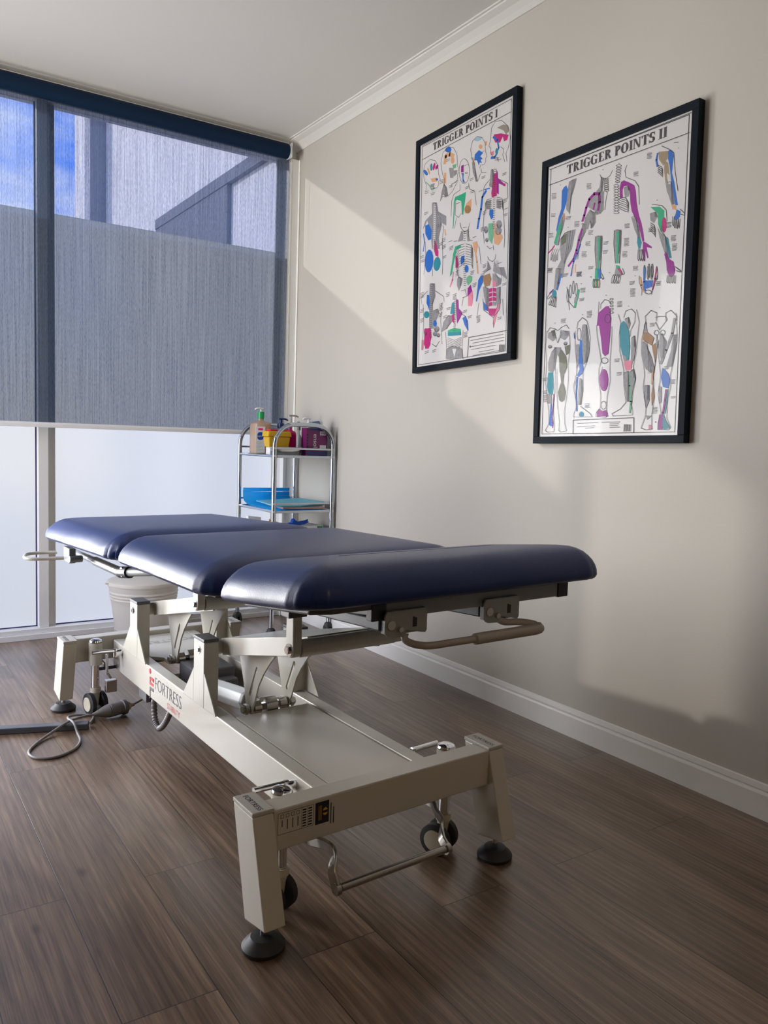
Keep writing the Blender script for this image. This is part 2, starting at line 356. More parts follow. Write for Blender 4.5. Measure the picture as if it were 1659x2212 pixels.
# window_1: aluminium frame, two frosted panes with clear glass above
wf = thing('window_1', 'full-height white aluminium window wall with frosted lower panes', 'window', (-1.4, 0, 0)); wf['kind'] = 'structure'; del wf['category']
bm = bmesh.new()
box(bm, -2.86, 0, -.03, .09, 0, .028); box(bm, -2.86, 0, -.016, .09, .028, .052)
box(bm, -2.86, 0, .0, .09, 2.60, 2.665)
mesh_obj('window_frame', bm, M['alu'], wf, bevel=.002)
for x0, x1 in ((-2.86, -2.80), (-2.16, -2.11), (-1.3755, -1.3279), (-.066, -.012)):
    bm = bmesh.new(); box(bm, x0, x1, .0, .09, .0525, 2.5995); mesh_obj('mullion', bm, M['alu'], wf, bevel=.002)
bm = bmesh.new(); box(bm, -2.80, -2.16, .045, .051, .052, 2.60); mesh_obj('clear_pane', bm, M['glass'], wf)  # unseen clear bay, added so the left fill lamp shines in
for x0, x1 in ((-2.11, -1.3755), (-1.3279, -.066)):
    bm = bmesh.new(); box(bm, x0, x1, .045, .051, 2.095, 2.60); mesh_obj('clear_pane', bm, M['glass'], wf)
    bm = bmesh.new(); add_faces(bm, [(x0, .048, .052), (x1, .048, .052), (x1, .048, 2.095), (x0, .048, 2.095)], [(0, 1, 2, 3)]); mesh_obj('frosted_pane', bm, M['film'], wf)
    bm = bmesh.new()
    for a in ((x0+.0, x0+.006, .052, 2.6), (x1-.006, x1, .052, 2.6)): box(bm, a[0], a[1], .041, .0475, a[2], a[3])
    box(bm, x0, x1, .041, .0475, .052, .057)
    mesh_obj('glazing_gasket', bm, mat('blue_black_gasket', (.02, .015, .10), .5), wf)
bm = bmesh.new(); box(bm, -1.3279, -1.2905, .030, .044, .052, 2.6); box(bm, -.104, -.066, .030, .044, .052, 2.6)
mesh_obj('sash_stile', bm, M['alu'], wf, bevel=.001)
# right jamb lining between window and side wall
bm = bmesh.new(); box(bm, -.066, -.046, -.047, 0, .0, 2.58); box(bm, -.046, -.006, -.045, 0, 0, 2.60); box(bm, -.006, -.0005, -.058, 0, .1, 2.60)
struct('trim_3', bm, M['jamb'], bevel=.003)
# unseen opening added in the left wall to let the side fill lamp in
w2 = thing('added_window', 'added side opening for the fill lamp', 'window', (XL, -.8, .12)); w2['kind'] = 'structure'; del w2['category']
bm = bmesh.new()
for a in ((-1.50, -1.45, .12, 2.42), (-.15, -.10, .12, 2.42), (-1.45, -.15, .12, .17), (-1.45, -.15, 2.37, 2.42)): box(bm, XL-.08, XL-.02, *a)
mesh_obj('window_frame', bm, M['alu'], w2)  # frame of the added opening, unseen
# door in the back wall, behind the camera
bm = bmesh.new(); box(bm, -2.4, -1.55, YB+.0005, YB+.03, .004, 2.05); struct('door_1', bm, M['trim'])
# ---------------------------------------------------------------- roller blind
rb = thing('roller_blind', 'half-lowered navy sunscreen roller blind covering the upper window', 'blind', (-1.45, -.06, 2.63))
bm = bmesh.new(); add_faces(bm, [(-2.8, -.05, 1.075), (-.068, -.05, 1.075), (-.068, -.05, 2.62), (-2.8, -.05, 2.62)], [(0, 1, 2, 3)]); mesh_obj('fabric', bm, M['blind'], rb)
bm = bmesh.new(); tube(bm, [(-2.8, -.062, 2.623), (-.086, -.062, 2.623)], .038, n=32, world=True); mesh_obj('fabric_roll', bm, M['roller'], rb, smooth=True)
bm = bmesh.new(); prism(bm, [(-.060, 1.052), (-.060, 1.066), (-.054, 1.077), (-.046, 1.077), (-.040, 1.066), (-.040, 1.052)], -2.8, -.078, 'x'); o = mesh_obj('bottom_rail', bm, M['alu'], rb, bevel=.002); o['label'] = 'white bottom rail'
bm = bmesh.new(); tube(bm, [(-.0855, -.062, 2.623), (-.078, -.062, 2.623)], .041, n=32, world=True); box(bm, -.0779, -.074, -.10, -.02, 2.585, 2.664); mesh_obj('end_bracket', bm, M['alu'], rb, bevel=.002)
bm = bmesh.new(); box(bm, -2.8, -.086, -.075, -.03, 2.6625, 2.666); mesh_obj('head_rail', bm, M['alu'], rb)
bm = bmesh.new(); tube(bm, [(-.076, -.09, 2.60), (-.076, -.088, 1.5)], .0018, n=6, world=True); tube(bm, [(-.076, -.036, 2.60), (-.076, -.036, 1.5)], .0018, n=6, world=True); mesh_obj('bead_chain', bm, M['alu'], rb)
# ---------------------------------------------------------------- outside
bm = bmesh.new(); box(bm, -8, 8, .13, 12, -.12, -.02); struct('ground', bm, M['paving'])
bm = bmesh.new(); box(bm, -5.0, -3.12, .13, .25, -.02, 4.2); box(bm, -5.0, -3.45, 1.4, 1.5, -.02, 2.0); box(bm, -2.145, -2.115, .10, .50, -.02, 2.05); tag(mesh_obj('light_blockers', bm, M['mid_shade']), kind='structure')  # added slabs out of view: block sun at the openings, shield film from lamp
ob = thing('neighbouring_building', 'pale rendered neighbouring building seen through the top of the window', 'building', (1, 5, -.02))
bm = bmesh.new(); box(bm, 1.0, 1.6, 1.6, 8.0, -.02, 8.5); mesh_obj('side_wall', bm, M['stone'], ob)
bm = bmesh.new(); box(bm, .775, 1.6, 8.0005, 8.6, -.02, 8.5); mesh_obj('corner_pier', bm, M['mid_shade'], ob)  # grey colour puts the shade of this end face into the render
bm = bmesh.new(); box(bm, .70, .7745, 8.0005, 8.6, -.02, 8.5); mesh_obj('corner_strip', bm, M['stone'], ob)
bm = bmesh.new(); box(bm, .955, .9995, 3.35, 5.56, -.02, 3.49); box(bm, .945, .9995, 1.6, 5.56, 3.4905, 3.60); mesh_obj('shadow_block', bm, M['wall_shadow'], ob)  # added dark blocks standing in for the shadow across the side wall
PRINT_A="""k,2,-165 324 -152 298 -164 293 -161 279 -175 269 -200 273 -205 261;k,2,-165 324 -169 358 -191 388 -228 403 -263 394 -277 363 -266 325 -250 300 -255 274;k,2,-36 323 -23 291 -35 285 -32 268 -46 255 -71 258 -77 243;k,2,-36 323 -40 366 -63 401 -101 418 -136 405 -150 365 -138 319 -122 289 -127 257;k,2,171 363 160 339 173 326 171 310 187 290 212 279 219 261;k,2,171 363 173 402 195 421 232 413 268 380 284 334 275 298 261 279 269 246;k,2,140 326 151 302 141 297 144 284 132 275 112 279 107 268;k,2,140 326 137 358 118 385 87 399 59 390 47 361 56 327 70 304 65 280;B,0,-249 358 -244 351 -242 345 -243 342 -247 341 -254 344 -261 349 -268 356 -274 363 -276 368 -274 372 -270 372 -263 370 -256 365;o,0,-229 355 -226 348 -226 343 -227 340 -230 340 -235 344 -240 350 -244 357 -247 364 -248 370 -246 373 -243 372 -238 369 -233 363;T,0,-209 365 -209 359 -211 354 -215 352 -219 353 -223 357 -225 363 -226 371 -226 377 -223 382 -220 384 -216 383 -212 379 -210 373;K,0,-189 362 -192 356 -196 352 -201 350 -205 352 -207 356 -208 362 -206 369 -203 374 -199 378 -195 380 -191 378 -189 374 -188 368;P,0,-171 353 -175 349 -179 348 -184 347 -187 349 -188 352 -188 356 -185 360 -182 364 -177 365 -173 366 -170 364 -168 361 -169 357;K,5,-188 359 -174 361 -168 345;H,5,-255 315 -230 294 -214 272 -190 270;o,0,-221 320 -177 313 -171 295 -210 302;y,0,-225 295 -191 294 -195 276 -220 282;B,0,-167 302 -168 300 -170 299 -174 300 -179 301 -183 303 -185 305 -186 307 -185 309 -183 310 -179 310 -175 309 -171 307 -168 304;B,0,-79 402 -78 397 -82 394 -89 392 -99 393 -108 397 -116 402 -121 408 -122 413 -118 416 -110 418 -101 417 -91 413 -83 408;o,22,-123 357 -118 384 -90 384 -65 368;o,0,-57 349 -58 343 -61 339 -66 337 -72 339 -77 343 -81 350 -82 356 -81 362 -78 366 -73 368 -67 366 -62 361 -58 355;H,0,-70 333 -43 331 -47 315 -65 318;y,0,-93 329 -60 319 -63 279 -84 285;y,0,-126 274 -104 251 -93 211 -127 229 -150 209 -141 244;o,0,-125 318 -111 314 -111 270 -128 274;y,0,-64 309 -37 304 -37 288 -62 283;k,2,-94 214 -66 224 -36 254;k,2,-150 206 -136 220 -98 216;k,2,43 276 41 257 34 243 24 235 11 235 -2 242 -13 256 -21 275 -24 295 -22 314 -16 328 -5 336 8 336 21 328 32 314 40 296 43 276;P,0,-11 313 5 313 6 282 -12 287;B,0,-3 281 6 278 5 257 15 240 0 245;k,2,7 275 5 274 -1 275 -6 277 -9 280 -6 281 -1 280 5 278 7 275;k,2,32 272 30 271 24 272 18 274 16 277 18 278 24 277 29 275 32 272;k,2,0 241 20 238;k,2,-17 238 -16 216 -57 210 -70 186 -72 125;k,2,40 228 45 205 80 185 91 128;G,0,-56 179 -47 197 -7 197 24 199 20 173 9 111 0 113 -6 169 -33 182 -47 180 -48 147 -55 68 -60 72 -56 149;o,0,25 150 60 163 61 130 40 108 18 114 15 131;D,0,59 120 57 114 51 109 43 108 33 110 25 116 19 123 17 131 18 137 24 142 32 143 42 140 50 135 56 128;k,2,-42 179 -45 124 -22 107 -4 119;k,2,-35 110 -48 69;c,0,117 385 116 381 111 379 102 378 92 379 81 382 73 387 68 391 69 395 74 397 83 398 94 396 104 393 112 389;o,0,122 348 121 344 117 342 113 342 108 343 103 347 99 351 98 355 99 359 102 362 107 362 112 360 117 357 120 353;B,0,75 333 100 342 126 323 109 315 125 300 112 301 120 285 106 292 102 280 89 305 72 310;c,0,48 328 67 325 72 310 59 311;y,0,57 309 72 299 98 223 88 220 65 264;o,0,73 310 72 305 70 302 68 301 65 302 62 305 60 309 59 314 59 319 61 322 64 323 67 322 70 319 72 315;o,0,149 353 149 349 147 346 145 345 142 346 139 348 137 352 136 357 137 361 138 363 141 364 144 363 147 361 149 357;k,2,117 328 134 329;k,2,115 265 120 248 149 240;k,2,96 218 112 245;g,0,206 394 243 394 271 380 279 360 260 350 244 371;K,0,189 374 229 365 274 345 267 328 249 328 241 349 226 331 198 340 188 358;B,10,185 365 210 346 219 313 207 301;B,12,176 289 196 284 208 295;T,0,215 301 215 295 213 292 209 290 206 291 203 295 200 300 199 306 200 311 202 315 205 317 209 315 212 312 214 307;w,0,246 318 243 313 239 309 234 308 230 310 227 314 226 320 227 327 230 332 234 336 238 337 242 335 245 331 247 325;K2,0,171 312 191 311 190 296 174 298;k,2,230 314 250 298 243 279 256 250;y,0,-208 213 -173 207 -161 166 -105 133 -104 93 -132 111 -154 53 -146 6 -202 18 -213 78 -240 148 -255 128 -274 115 -255 149 -206 169;w,0,-195 204 -178 199 -179 13 -195 16;k,2,-193 201 -185 197 -177 197;k,2,-193 193 -185 189 -177 189;k,2,-193 185 -185 181 -177 182;k,2,-193 177 -185 173 -177 174;k,2,-193 170 -185 165 -177 166;k,2,-193 162 -185 157 -177 158;k,2,-193 154 -185 149 -178 150;k,2,-193 146 -185 141 -178 142;k,2,-193 138 -185 133 -178 134;k,2,-193 130 -186 125 -178 126;k,2,-194 122 -186 117 -178 118;k,2,-194 114 -186 109 -178 110;k,2,-194 106 -186 101 -178 102;k,2,-194 98 -186 93 -178 94;k,2,-194 90 -186 85 -178 86;k,2,-194 82 -186 77 -178 78;k,2,-194 74 -186 69 -178 70;k,2,-194 66 -186 61 -178 62;k,2,-194 57 -186 53 -179 54;k,2,-194 49 -186 45 -179 46;k,2,-194 41 -186 37 -179 38;k,2,-195 33 -187 29 -179 30;k,2,-195 25 -187 21 -179 22;k,2,-195 17 -187 13 -179 14;B,0,-255 128 -230 130 -207 100 -208 60 -229 59 -253 93;B,7,-267 96 -257 59 -266 20;K,0,-186 56 -170 28 -155 -4 -155 -27 -176 -17 -187 9;B,0,-190 -38 -194 -58 -204 -73 -217 -80 -231 -77 -244 -65 -252 -45 -254 -23 -249 -3 -240 12 -226 19 -212 15 -200 3 -192 -16;T,0,-138 -61 -143 -73 -151 -81 -162 -85 -173 -82 -182 -74 -188 -62 -189 -48 -184 -36 -176 -28 -165 -25 -154 -28 -145 -36 -139 -48;k,2,-122 92 -130 31 -123 -39 -125 -107;k,2,-252 58 -246 -2 -258 -82;k,2,-194 -71 -195 -100;o,9,-114 79 -106 54;y,0,176 243 192 240 198 169 180 174 167 182;P,0,208 236 217 220 219 199 255 168 263 156 224 177 225 135 214 143;K,0,193 222 210 222 215 133 185 133 181 152;k,2,195 241 202 236 208 237;k,2,195 232 202 228 208 229;k,2,195 224 202 219 208 220;k,2,195 216 202 211 208 212;k,2,195 207 201 203 208 204;k,2,195 199 201 194 208 195;k,2,195 190 201 186 208 187;k,2,195 182 201 178 208 179;k,2,195 174 201 169 208 170;k,2,195 165 201 161 207 162;k,2,195 157 201 153 207 154;k,2,194 149 201 144 207 145;k,2,194 140 201 136 207 137;k,2,194 132 201 127 207 128;k,2,194 123 201 119 207 120;k,2,194 115 201 111 207 112;k,2,194 107 201 102 207 103;k,2,194 98 201 94 207 95;k,2,194 90 201 86 207 87;k,2,194 81 201 77 207 78;k,2,194 73 201 69 207 70;k,2,194 65 200 60 207 61;k,2,194 56 200 52 207 53;k,2,194 48 200 44 207 45;k,2,194 39 200 35 207 36;k,2,194 31 200 27 207 28;k,2,194 23 200 18 207 20;k,2,194 14 200 10 206 11;K,0,247 170 263 167 263 155 250 160;k,2,171 207 139 190 131 160;k,2,227 192 275 163 278 106;B,14,149 169 128 151 121 105 110 70 102 34;B,5,139 177 172 173;k,2,185 130 157 132 145 120;k,2,213 128 245 115 254 92;k,2,186 122 157 126 145 114;k,2,214 120 246 108 254 87;k,2,186 114 157 120 146 109;k,2,214 112 246 102 254 81;k,2,186 106 158 113 146 104;k,2,214 105 246 96 255 76;k,2,187 99 158 107 146 98;k,2,215 97 246 90 255 71;k,2,187 91 158 100 146 93;k,2,215 89 246 83 255 66;y,0,153 128 182 126 179 90 154 96;y,0,214 118 242 105 239 75 215 86;B,0,173 91 195 86 196 54 184 49 172 71;H,0,168 37 197 33 201 -10 192 -47 171 -24;y,0,249 16 247 9 243 5 236 4 228 5 221 10 216 17 214 24 215 30 220 35 227 36 235 34 242 30 247 23;y,0,248 -10 246 -16 240 -19 232 -20 222 -18 213 -13 206 -7 204 0 206 6 212 10 221 11 231 8 240 3 246 -3;y,0,168 14 167 8 163 4 158 3 152 4 147 8 143 14 141 20 142 26 146 30 151 31 157 30 162 26 166 20;o,0,203 27 221 28 210 -1 250 -26 255 -37 232 -61 208 -50 201 -25;y,0,171 -27 170 -30 167 -32 163 -33 159 -32 155 -29 152 -26 151 -22 152 -19 154 -17 158 -16 163 -17 167 -19 170 -23;k,2,142 89 136 26 146 -34;k,2,255 71 260 23 266 -35 264 -75;k,2,163 -49 180 -63 196 -61;k,2,200 -54 203 -73;k,2,-12 83 -2 58 21 37 42 43 54 67;k,2,11 58 33 55;y,0,-2 47 11 44 10 6 -23 8;y,0,32 40 42 43 52 2 78 -9 39 -3;k,2,15 44 23 40 31 41;k,2,15 35 23 30 31 31;k,2,14 25 22 21 30 22;k,2,14 16 22 11 30 12;k,2,14 6 22 2 30 3;G,0,-40 -8 -5 -7 0 -17 -31 -24 -43 -60 -60 -119 -73 -125 -63 -85 -53 -36;o,0,74 -16 100 -16 106 -37 97 -67 84 -53 79 -36;k,2,22 -10 -13 -8 -31 -24;k,2,31 -12 66 -25 78 -47;k,2,22 -20 -13 -19 -31 -36;k,2,31 -22 66 -35 78 -56;k,2,23 -30 -13 -30 -30 -47;k,2,32 -32 67 -45 79 -65;k,2,23 -40 -12 -42 -30 -59;k,2,32 -42 67 -55 79 -75;k,2,23 -50 -12 -53 -29 -71;k,2,32 -52 67 -65 79 -84;k,2,24 -60 -12 -64 -29 -83;k,2,33 -62 68 -74 80 -93;k,2,24 -70 -11 -75 -29 -95;k,2,33 -72 68 -84 80 -102;k,2,24 -80 -11 -86 -28 -106;k,2,33 -82 68 -94 80 -112;k,2,25 -90 -10 -97 -28 -118;k,2,34 -92 69 -104 80 -121;w,0,19 -1 32 -4 32 -59 21 -57;K,0,-37 -45 -25 -53 -15 -83 -17 -99 -35 -96;B,0,2 -56 24 -57 18 -84 3 -91 -3 -74;y,0,62 -27 75 -46 79 -74 63 -76;B,0,51 -116 50 -123 47 -128 42 -130 36 -129 31 -125 28 -119 26 -112 27 -105 31 -101 35 -98 41 -100 46 -103 50 -109;o,9,93 -61 103 -100 110 -145;K2,9,-49 -110 -54 -142 -69 -168;k,2,16 -71 24 -76 32 -74;k,2,17 -79 25 -84 33 -83;k,2,17 -87 25 -92 33 -91;k,2,18 -96 26 -100 34 -99;k,2,18 -104 26 -108 34 -107;k,2,19 -112 27 -116 35 -115;k,2,19 -120 27 -124 35 -123;k,2,20 -128 28 -132 35 -131;k,2,20 -136 28 -141 36 -139;k,2,20 -145 29 -149 36 -147;k,2,21 -153 29 -157 37 -156;k,2,21 -161 30 -165 37 -164;k,2,22 -169 30 -173 38 -172;k,2,22 -177 30 -181 38 -180;y,0,-22 -143 -9 -137 15 -149 5 -175 -10 -195 -22 -171;H,0,38 -151 57 -143 76 -152 74 -171 50 -183 41 -170;P,0,48 -194 67 -183 77 -209 69 -230 47 -226;K2,0,51 -227 78 -210 83 -238 77 -271 53 -266;k,2,113 -38 123 -78 128 -111;k,2,6 -198 33 -197 42 -226 16 -227;k,2,21 -228 13 -260;k,2,-26 -47 -29 -91 -14 -139;k,2,169 -92 175 -104 198 -117 214 -109 217 -92;y,0,172 -109 191 -144 150 -150 138 -145 165 -136;y,0,208 -116 227 -146 267 -151 288 -204 260 -183 224 -166 203 -154;D,0,143 -162 183 -159 194 -182 185 -207 156 -207 145 -183;y,0,200 -162 252 -192 251 -213 226 -219 203 -210;K2,0,201 -188 225 -198 222 -218 202 -217;B,0,114 -173 130 -157 144 -162 142 -188 119 -217 108 -258 102 -254 109 -215;y,0,144 -205 179 -216 182 -302 163 -272 152 -244;y,0,226 -224 251 -223 250 -270 237 -310 226 -277;K,0,181 -219 199 -218 200 -233 181 -233;K,0,203 -218 224 -224 224 -238 204 -234;K,0,181 -237 200 -237 200 -251 182 -252;K,0,204 -236 224 -242 225 -256 204 -252;K,0,182 -255 201 -255 201 -269 182 -270;K,0,205 -254 225 -260 225 -274 205 -270;K,0,183 -273 201 -273 202 -288 183 -288;y,0,205 -272 225 -278 226 -292 206 -288;K,0,159 -266 182 -296 227 -303 240 -284 245 -280 214 -330 189 -324;B,0,148 -264 171 -284 179 -306 155 -298;K2,0,245 -285 252 -281 230 -330 214 -375 208 -358 221 -318;k,2,146 -253 151 -297 210 -335 245 -311 253 -270;k,2,210 -335 214 -375;k,2,121 -265 110 -323;k,2,263 -272 269 -335;y,0,-214 -131 -176 -135 -171 -191 -189 -223 -178 -329 -211 -319 -214 -213;k,2,-206 -132 -197 -136 -188 -135;k,2,-206 -141 -197 -145 -188 -144;k,2,-206 -150 -197 -154 -188 -153;k,2,-206 -159 -197 -163 -188 -162;k,2,-206 -168 -197 -172 -188 -171;k,2,-206 -177 -197 -181 -189 -180;k,2,-206 -186 -197 -190 -189 -189;k,2,-207 -195 -198 -200 -189 -198;k,2,-207 -204 -198 -209 -189 -207;k,2,-207 -213 -198 -218 -189 -216;k,2,-207 -223 -198 -227 -189 -225;k,2,-207 -232 -198 -236 -189 -234;k,2,-207 -241 -198 -245 -189 -243;k,2,-207 -250 -198 -254 -189 -252;k,2,-207 -259 -198 -263 -189 -262;k,2,-207 -268 -198 -272 -190 -271;k,2,-208 -277 -199 -281 -190 -280;k,2,-208 -286 -199 -291 -190 -289;k,2,-208 -296 -199 -300 -190 -298;k,2,-208 -305 -199 -309 -190 -307;k,2,-208 -314 -199 -318 -190 -316;k,2,-208 -323 -199 -327 -190 -325;k,2,-208 -332 -199 -336 -190 -334;k,2,-208 -341 -199 -345 -190 -344;k,2,-208 -350 -199 -354 -191 -353;k,2,-209 -360 -199 -364 -191 -362;k,2,-226 -159 -275 -180 -269 -210;k,2,-171 -168 -113 -200 -107 -224;B,0,-232 -175 -215 -178 -209 -214 -213 -243 -234 -210;T,0,-212 -263 -213 -270 -219 -274 -227 -276 -236 -275 -244 -271 -250 -265 -252 -258 -250 -251 -244 -247 -236 -245 -228 -246 -219 -250 -214 -256;y,0,-193 -251 -148 -247 -141 -265 -167 -302 -192 -298;B,0,-157 -309 -158 -315 -161 -319 -166 -321 -171 -321 -176 -317 -179 -312 -181 -306 -180 -300 -177 -295 -172 -293 -167 -294 -162 -297 -159 -303;y,0,-221 -336 -222 -343 -226 -348 -232 -350 -238 -350 -244 -346 -248 -339 -249 -332 -248 -325 -245 -320 -239 -317 -233 -318 -227 -322 -223 -328;K,0,-246 -321 -201 -321 -193 -363 -213 -410 -238 -408 -246 -374;K,0,-200 -388 -202 -396 -208 -402 -218 -405 -228 -403 -238 -399 -245 -391 -248 -383 -246 -375 -239 -369 -230 -366 -219 -368 -209 -372 -202 -380;y,0,-137 -335 -139 -340 -144 -344 -152 -345 -160 -344 -168 -341 -174 -336 -176 -330 -174 -324 -169 -321 -161 -319 -153 -320 -145 -324 -139 -329;y,0,-152 -353 -153 -357 -158 -361 -164 -362 -171 -361 -177 -358 -182 -354 -183 -349 -182 -345 -178 -342 -171 -340 -164 -341 -158 -344 -154 -348;y,0,-131 -362 -132 -365 -135 -368 -141 -369 -147 -368 -152 -366 -156 -362 -158 -358 -156 -355 -153 -352 -147 -351 -141 -352 -136 -354 -132 -358;K2,0,-265 -366 -249 -368 -253 -412 -265 -411;k,2,-259 -212 -252 -296 -263 -408;k,2,-126 -227 -129 -301 -116 -401;k,2,-189 -392 -159 -408 -135 -387;T,0,-54 -238 -39 -235 -36 -286 -64 -282;P,0,-27 -226 -12 -231 -8 -268 18 -288 10 -298 -16 -328 -23 -282;k,2,-38 -226 -30 -230 -23 -228;k,2,-38 -233 -31 -237 -23 -235;k,2,-38 -240 -31 -244 -24 -243;k,2,-38 -248 -31 -252 -24 -250;k,2,-39 -255 -31 -259 -24 -257;k,2,-39 -263 -31 -266 -24 -265;k,2,-39 -270 -32 -274 -24 -272;k,2,-39 -277 -32 -281 -25 -280;k,2,-39 -285 -32 -289 -25 -287;k,2,-40 -292 -32 -296 -25 -294;k,2,-40 -300 -32 -304 -25 -302;k,2,-40 -307 -32 -311 -25 -309;k,2,-40 -315 -33 -318 -25 -317;k,2,-40 -322 -33 -326 -26 -324;k,2,-40 -329 -33 -333 -26 -331;k,2,-41 -337 -33 -341 -26 -339;k,2,-41 -344 -33 -348 -26 -346;k,2,-41 -352 -34 -356 -26 -354;y,0,-73 -286 -43 -293 -53 -317 -91 -341 -118 -349 -109 -315;K,0,-54 -286 -38 -286 -36 -325 -52 -312;B,0,19 -311 36 -305 53 -326 58 -371 33 -340;k,2,-77 -286 -109 -310 -118 -349;k,2,0 -286 41 -308 56 -365;G,0,-78 -348 -34 -344 7 -353 10 -376 -33 -374 -77 -371;T,0,-78 -357 10 -365 10 -379 -77 -372;k,2,-94 -352 -82 -433 -87 -467;k,2,25 -361 19 -444 29 -479;y,3,-79 -379 -32 -396 13 -388;y,3,-79 -386 -32 -403 13 -394;y,3,-79 -393 -32 -410 13 -401;y,3,-78 -400 -32 -417 13 -408;y,3,-78 -407 -31 -423 13 -414;y,3,-78 -414 -31 -430 14 -421;y,0,-87 -427 -64 -418 0 -425 23 -439 24 -475 -85 -470;w,0,-45 -429 -17 -432 -30 -464;k,2.5,-290 479 286 487;k,2.5,-287 419 286 426;k,3,55 -475 63 -395 293 -396;t,2.2,75 -409 272 -408;t,2.2,88 -421 276 -420;t,2.2,80 -434 273 -432;t,2.2,80 -446 230 -445;t,2.2,128 -461 218 -460;t,2.2,90 -471 254 -468;k,0,69 -430 77 -430 77 -437 70 -437;t,4,252 -446 251 -471;t,2,256 -446 256 -471;t,4,261 -447 260 -472;t,2,265 -447 264 -472;t,4,269 -448 269 -473;t,2,274 -448 273 -473;t,4,278 -449 277 -473;t,2.2,-261 183 -234 182;t,2.2,-261 176 -237 176;t,2.2,-259 273 -232 272;t,2.2,-259 266 -235 265;t,2.2,-216 255 -189 254;t,2.2,-216 249 -192 248;t,2.2,-214 275 -188 274;t,2.2,-152 292 -127 291;t,2.2,-152 286 -129 285;t,2.2,-152 280 -131 279;t,2.2,-88 252 -63 251;t,2.2,-88 246 -66 245;t,2.2,-112 365 -87 364;t,2.2,-112 359 -90 358;t,2.2,11 306 35 305;t,2.2,-51 258 -27 258;t,2.2,19 217 42 217;t,2.2,19 211 40 211;t,2.2,48 242 72 241;t,2.2,49 236 69 235;t,2.2,121 229 143 229;t,2.2,121 224 141 223;t,2.2,106 178 128 177;t,2.2,54 191 78 191;t,2.2,55 185 75 185;t,2.2,134 91 156 91;t,2.2,134 85 154 85;t,2.2,134 79 152 79;t,2.2,123 29 146 30;t,2.2,124 23 144 24;t,2.2,124 17 142 18;t,2.2,246 207 267 206;t,2.2,246 201 265 201;t,2.2,253 107 274 107;t,2.2,254 102 272 102;t,2.2,254 96 271 96;t,2.2,259 49 280 50;t,2.2,260 44 278 44;t,2.2,263 69 283 69;t,2.2,-130 42 -105 43;t,2.2,-130 36 -107 37;t,2.2,-130 30 -109 30;t,2.2,-129 14 -104 14;t,2.2,-129 7 -106 8;t,2.2,-129 1 -108 2;t,2.2,-286 0 -259 1;t,2.2,-286 -7 -261 -6;t,2.2,-280 -19 -253 -18;t,2.2,-280 -25 -256 -25;t,2.2,-123 -33 -98 -32;t,2.2,-123 -39 -100 -38;t,2.2,-77 -3 -52 -2;t,2.2,-77 -9 -55 -8;t,2.2,-77 -15 -57 -15;t,2.2,-50 14 -26 14;t,2.2,74 3 97 4;t,2.2,-37 166 -13 166;t,2.2,-83 21 -58 21;t,2.2,141 -119 163 -117;t,2.2,141 -125 161 -123;t,2.2,141 -130 159 -129;t,2.2,231 -131 252 -129;t,2.2,130 -154 152 -152;t,2.2,130 -160 150 -158;t,2.2,130 -166 148 -164;t,2.2,261 -215 282 -213;t,2.2,261 -220 280 -219;t,2.2,-281 -161 -254 -159;t,2.2,-281 -168 -256 -166;t,2.2,-281 -174 -259 -173;t,2.2,-281 -181 -253 -179;t,2.2,-140 -230 -115 -228;t,2.2,-140 -237 -117 -235;t,2.2,-140 -243 -120 -241;t,2.2,-140 -250 -114 -247;t,2.2,-140 -256 -117 -254;t,2.2,-279 -233 -252 -231;t,2.2,-279 -239 -254 -237;t,2.2,-279 -246 -257 -244;t,2.2,-278 -275 -250 -272;t,2.2,-277 -281 -253 -279;t,2.2,-277 -288 -255 -286;t,2.2,-144 -270 -118 -268;t,2.2,-144 -277 -121 -274;t,2.2,-144 -283 -123 -281;t,2.2,-238 -422 -211 -419;t,2.2,-237 -429 -213 -426;t,2.2,-183 -422 -157 -419;t,2.2,-183 -429 -159 -426;t,2.2,-88 -256 -63 -253;t,2.2,-87 -262 -65 -260;t,2.2,-110 -287 -85 -284;t,2.2,-110 -293 -87 -291;t,2.2,22 -283 46 -281;t,2.2,23 -289 44 -287;t,2.2,54 -310 77 -307;t,2.2,54 -316 75 -314;t,2.2,110 -318 133 -315;t,2.2,110 -324 131 -322;t,2.2,111 -330 129 -328;t,2.2,111 -336 133 -333;t,2.2,111 -342 131 -339;t,2.2,238 -341 259 -339;t,2.2,238 -347 257 -345;t,2.2,30 -373 53 -370;t,2.2,30 -379 51 -376;t,2.2,30 -385 49 -383;t,2.2,30 -391 54 -388;t,2.2,-94 -192 -69 -190;t,2.2,-94 -198 -72 -197;t,2.2,-94 -205 -74 -203;t,2.2,-48 -205 -23 -203;t,2.2,-47 -212 -25 -210;t,2.2,-47 -218 -28 -216;t,2.2,-47 -224 -23 -222;t,2.2,-32 -113 -8 -111;t,2.2,-32 -119 -10 -118;t,2.2,-32 -125 -13 -124;t,2.2,-32 -131 -8 -130;t,2.2,65 -131 88 -130;t,2.2,66 -137 86 -136;t,2.2,66 -143 84 -142;t,2.2,80 -183 103 -181;t,2.2,80 -189 101 -187;t,2.2,80 -195 99 -193;t,2.2,200 277 222 276;t,2.2,200 271 220 270;t,2.2,216 267 238 266;t,2.2,-149 27 -123 27;t,2.2,-148 20 -125 21"""
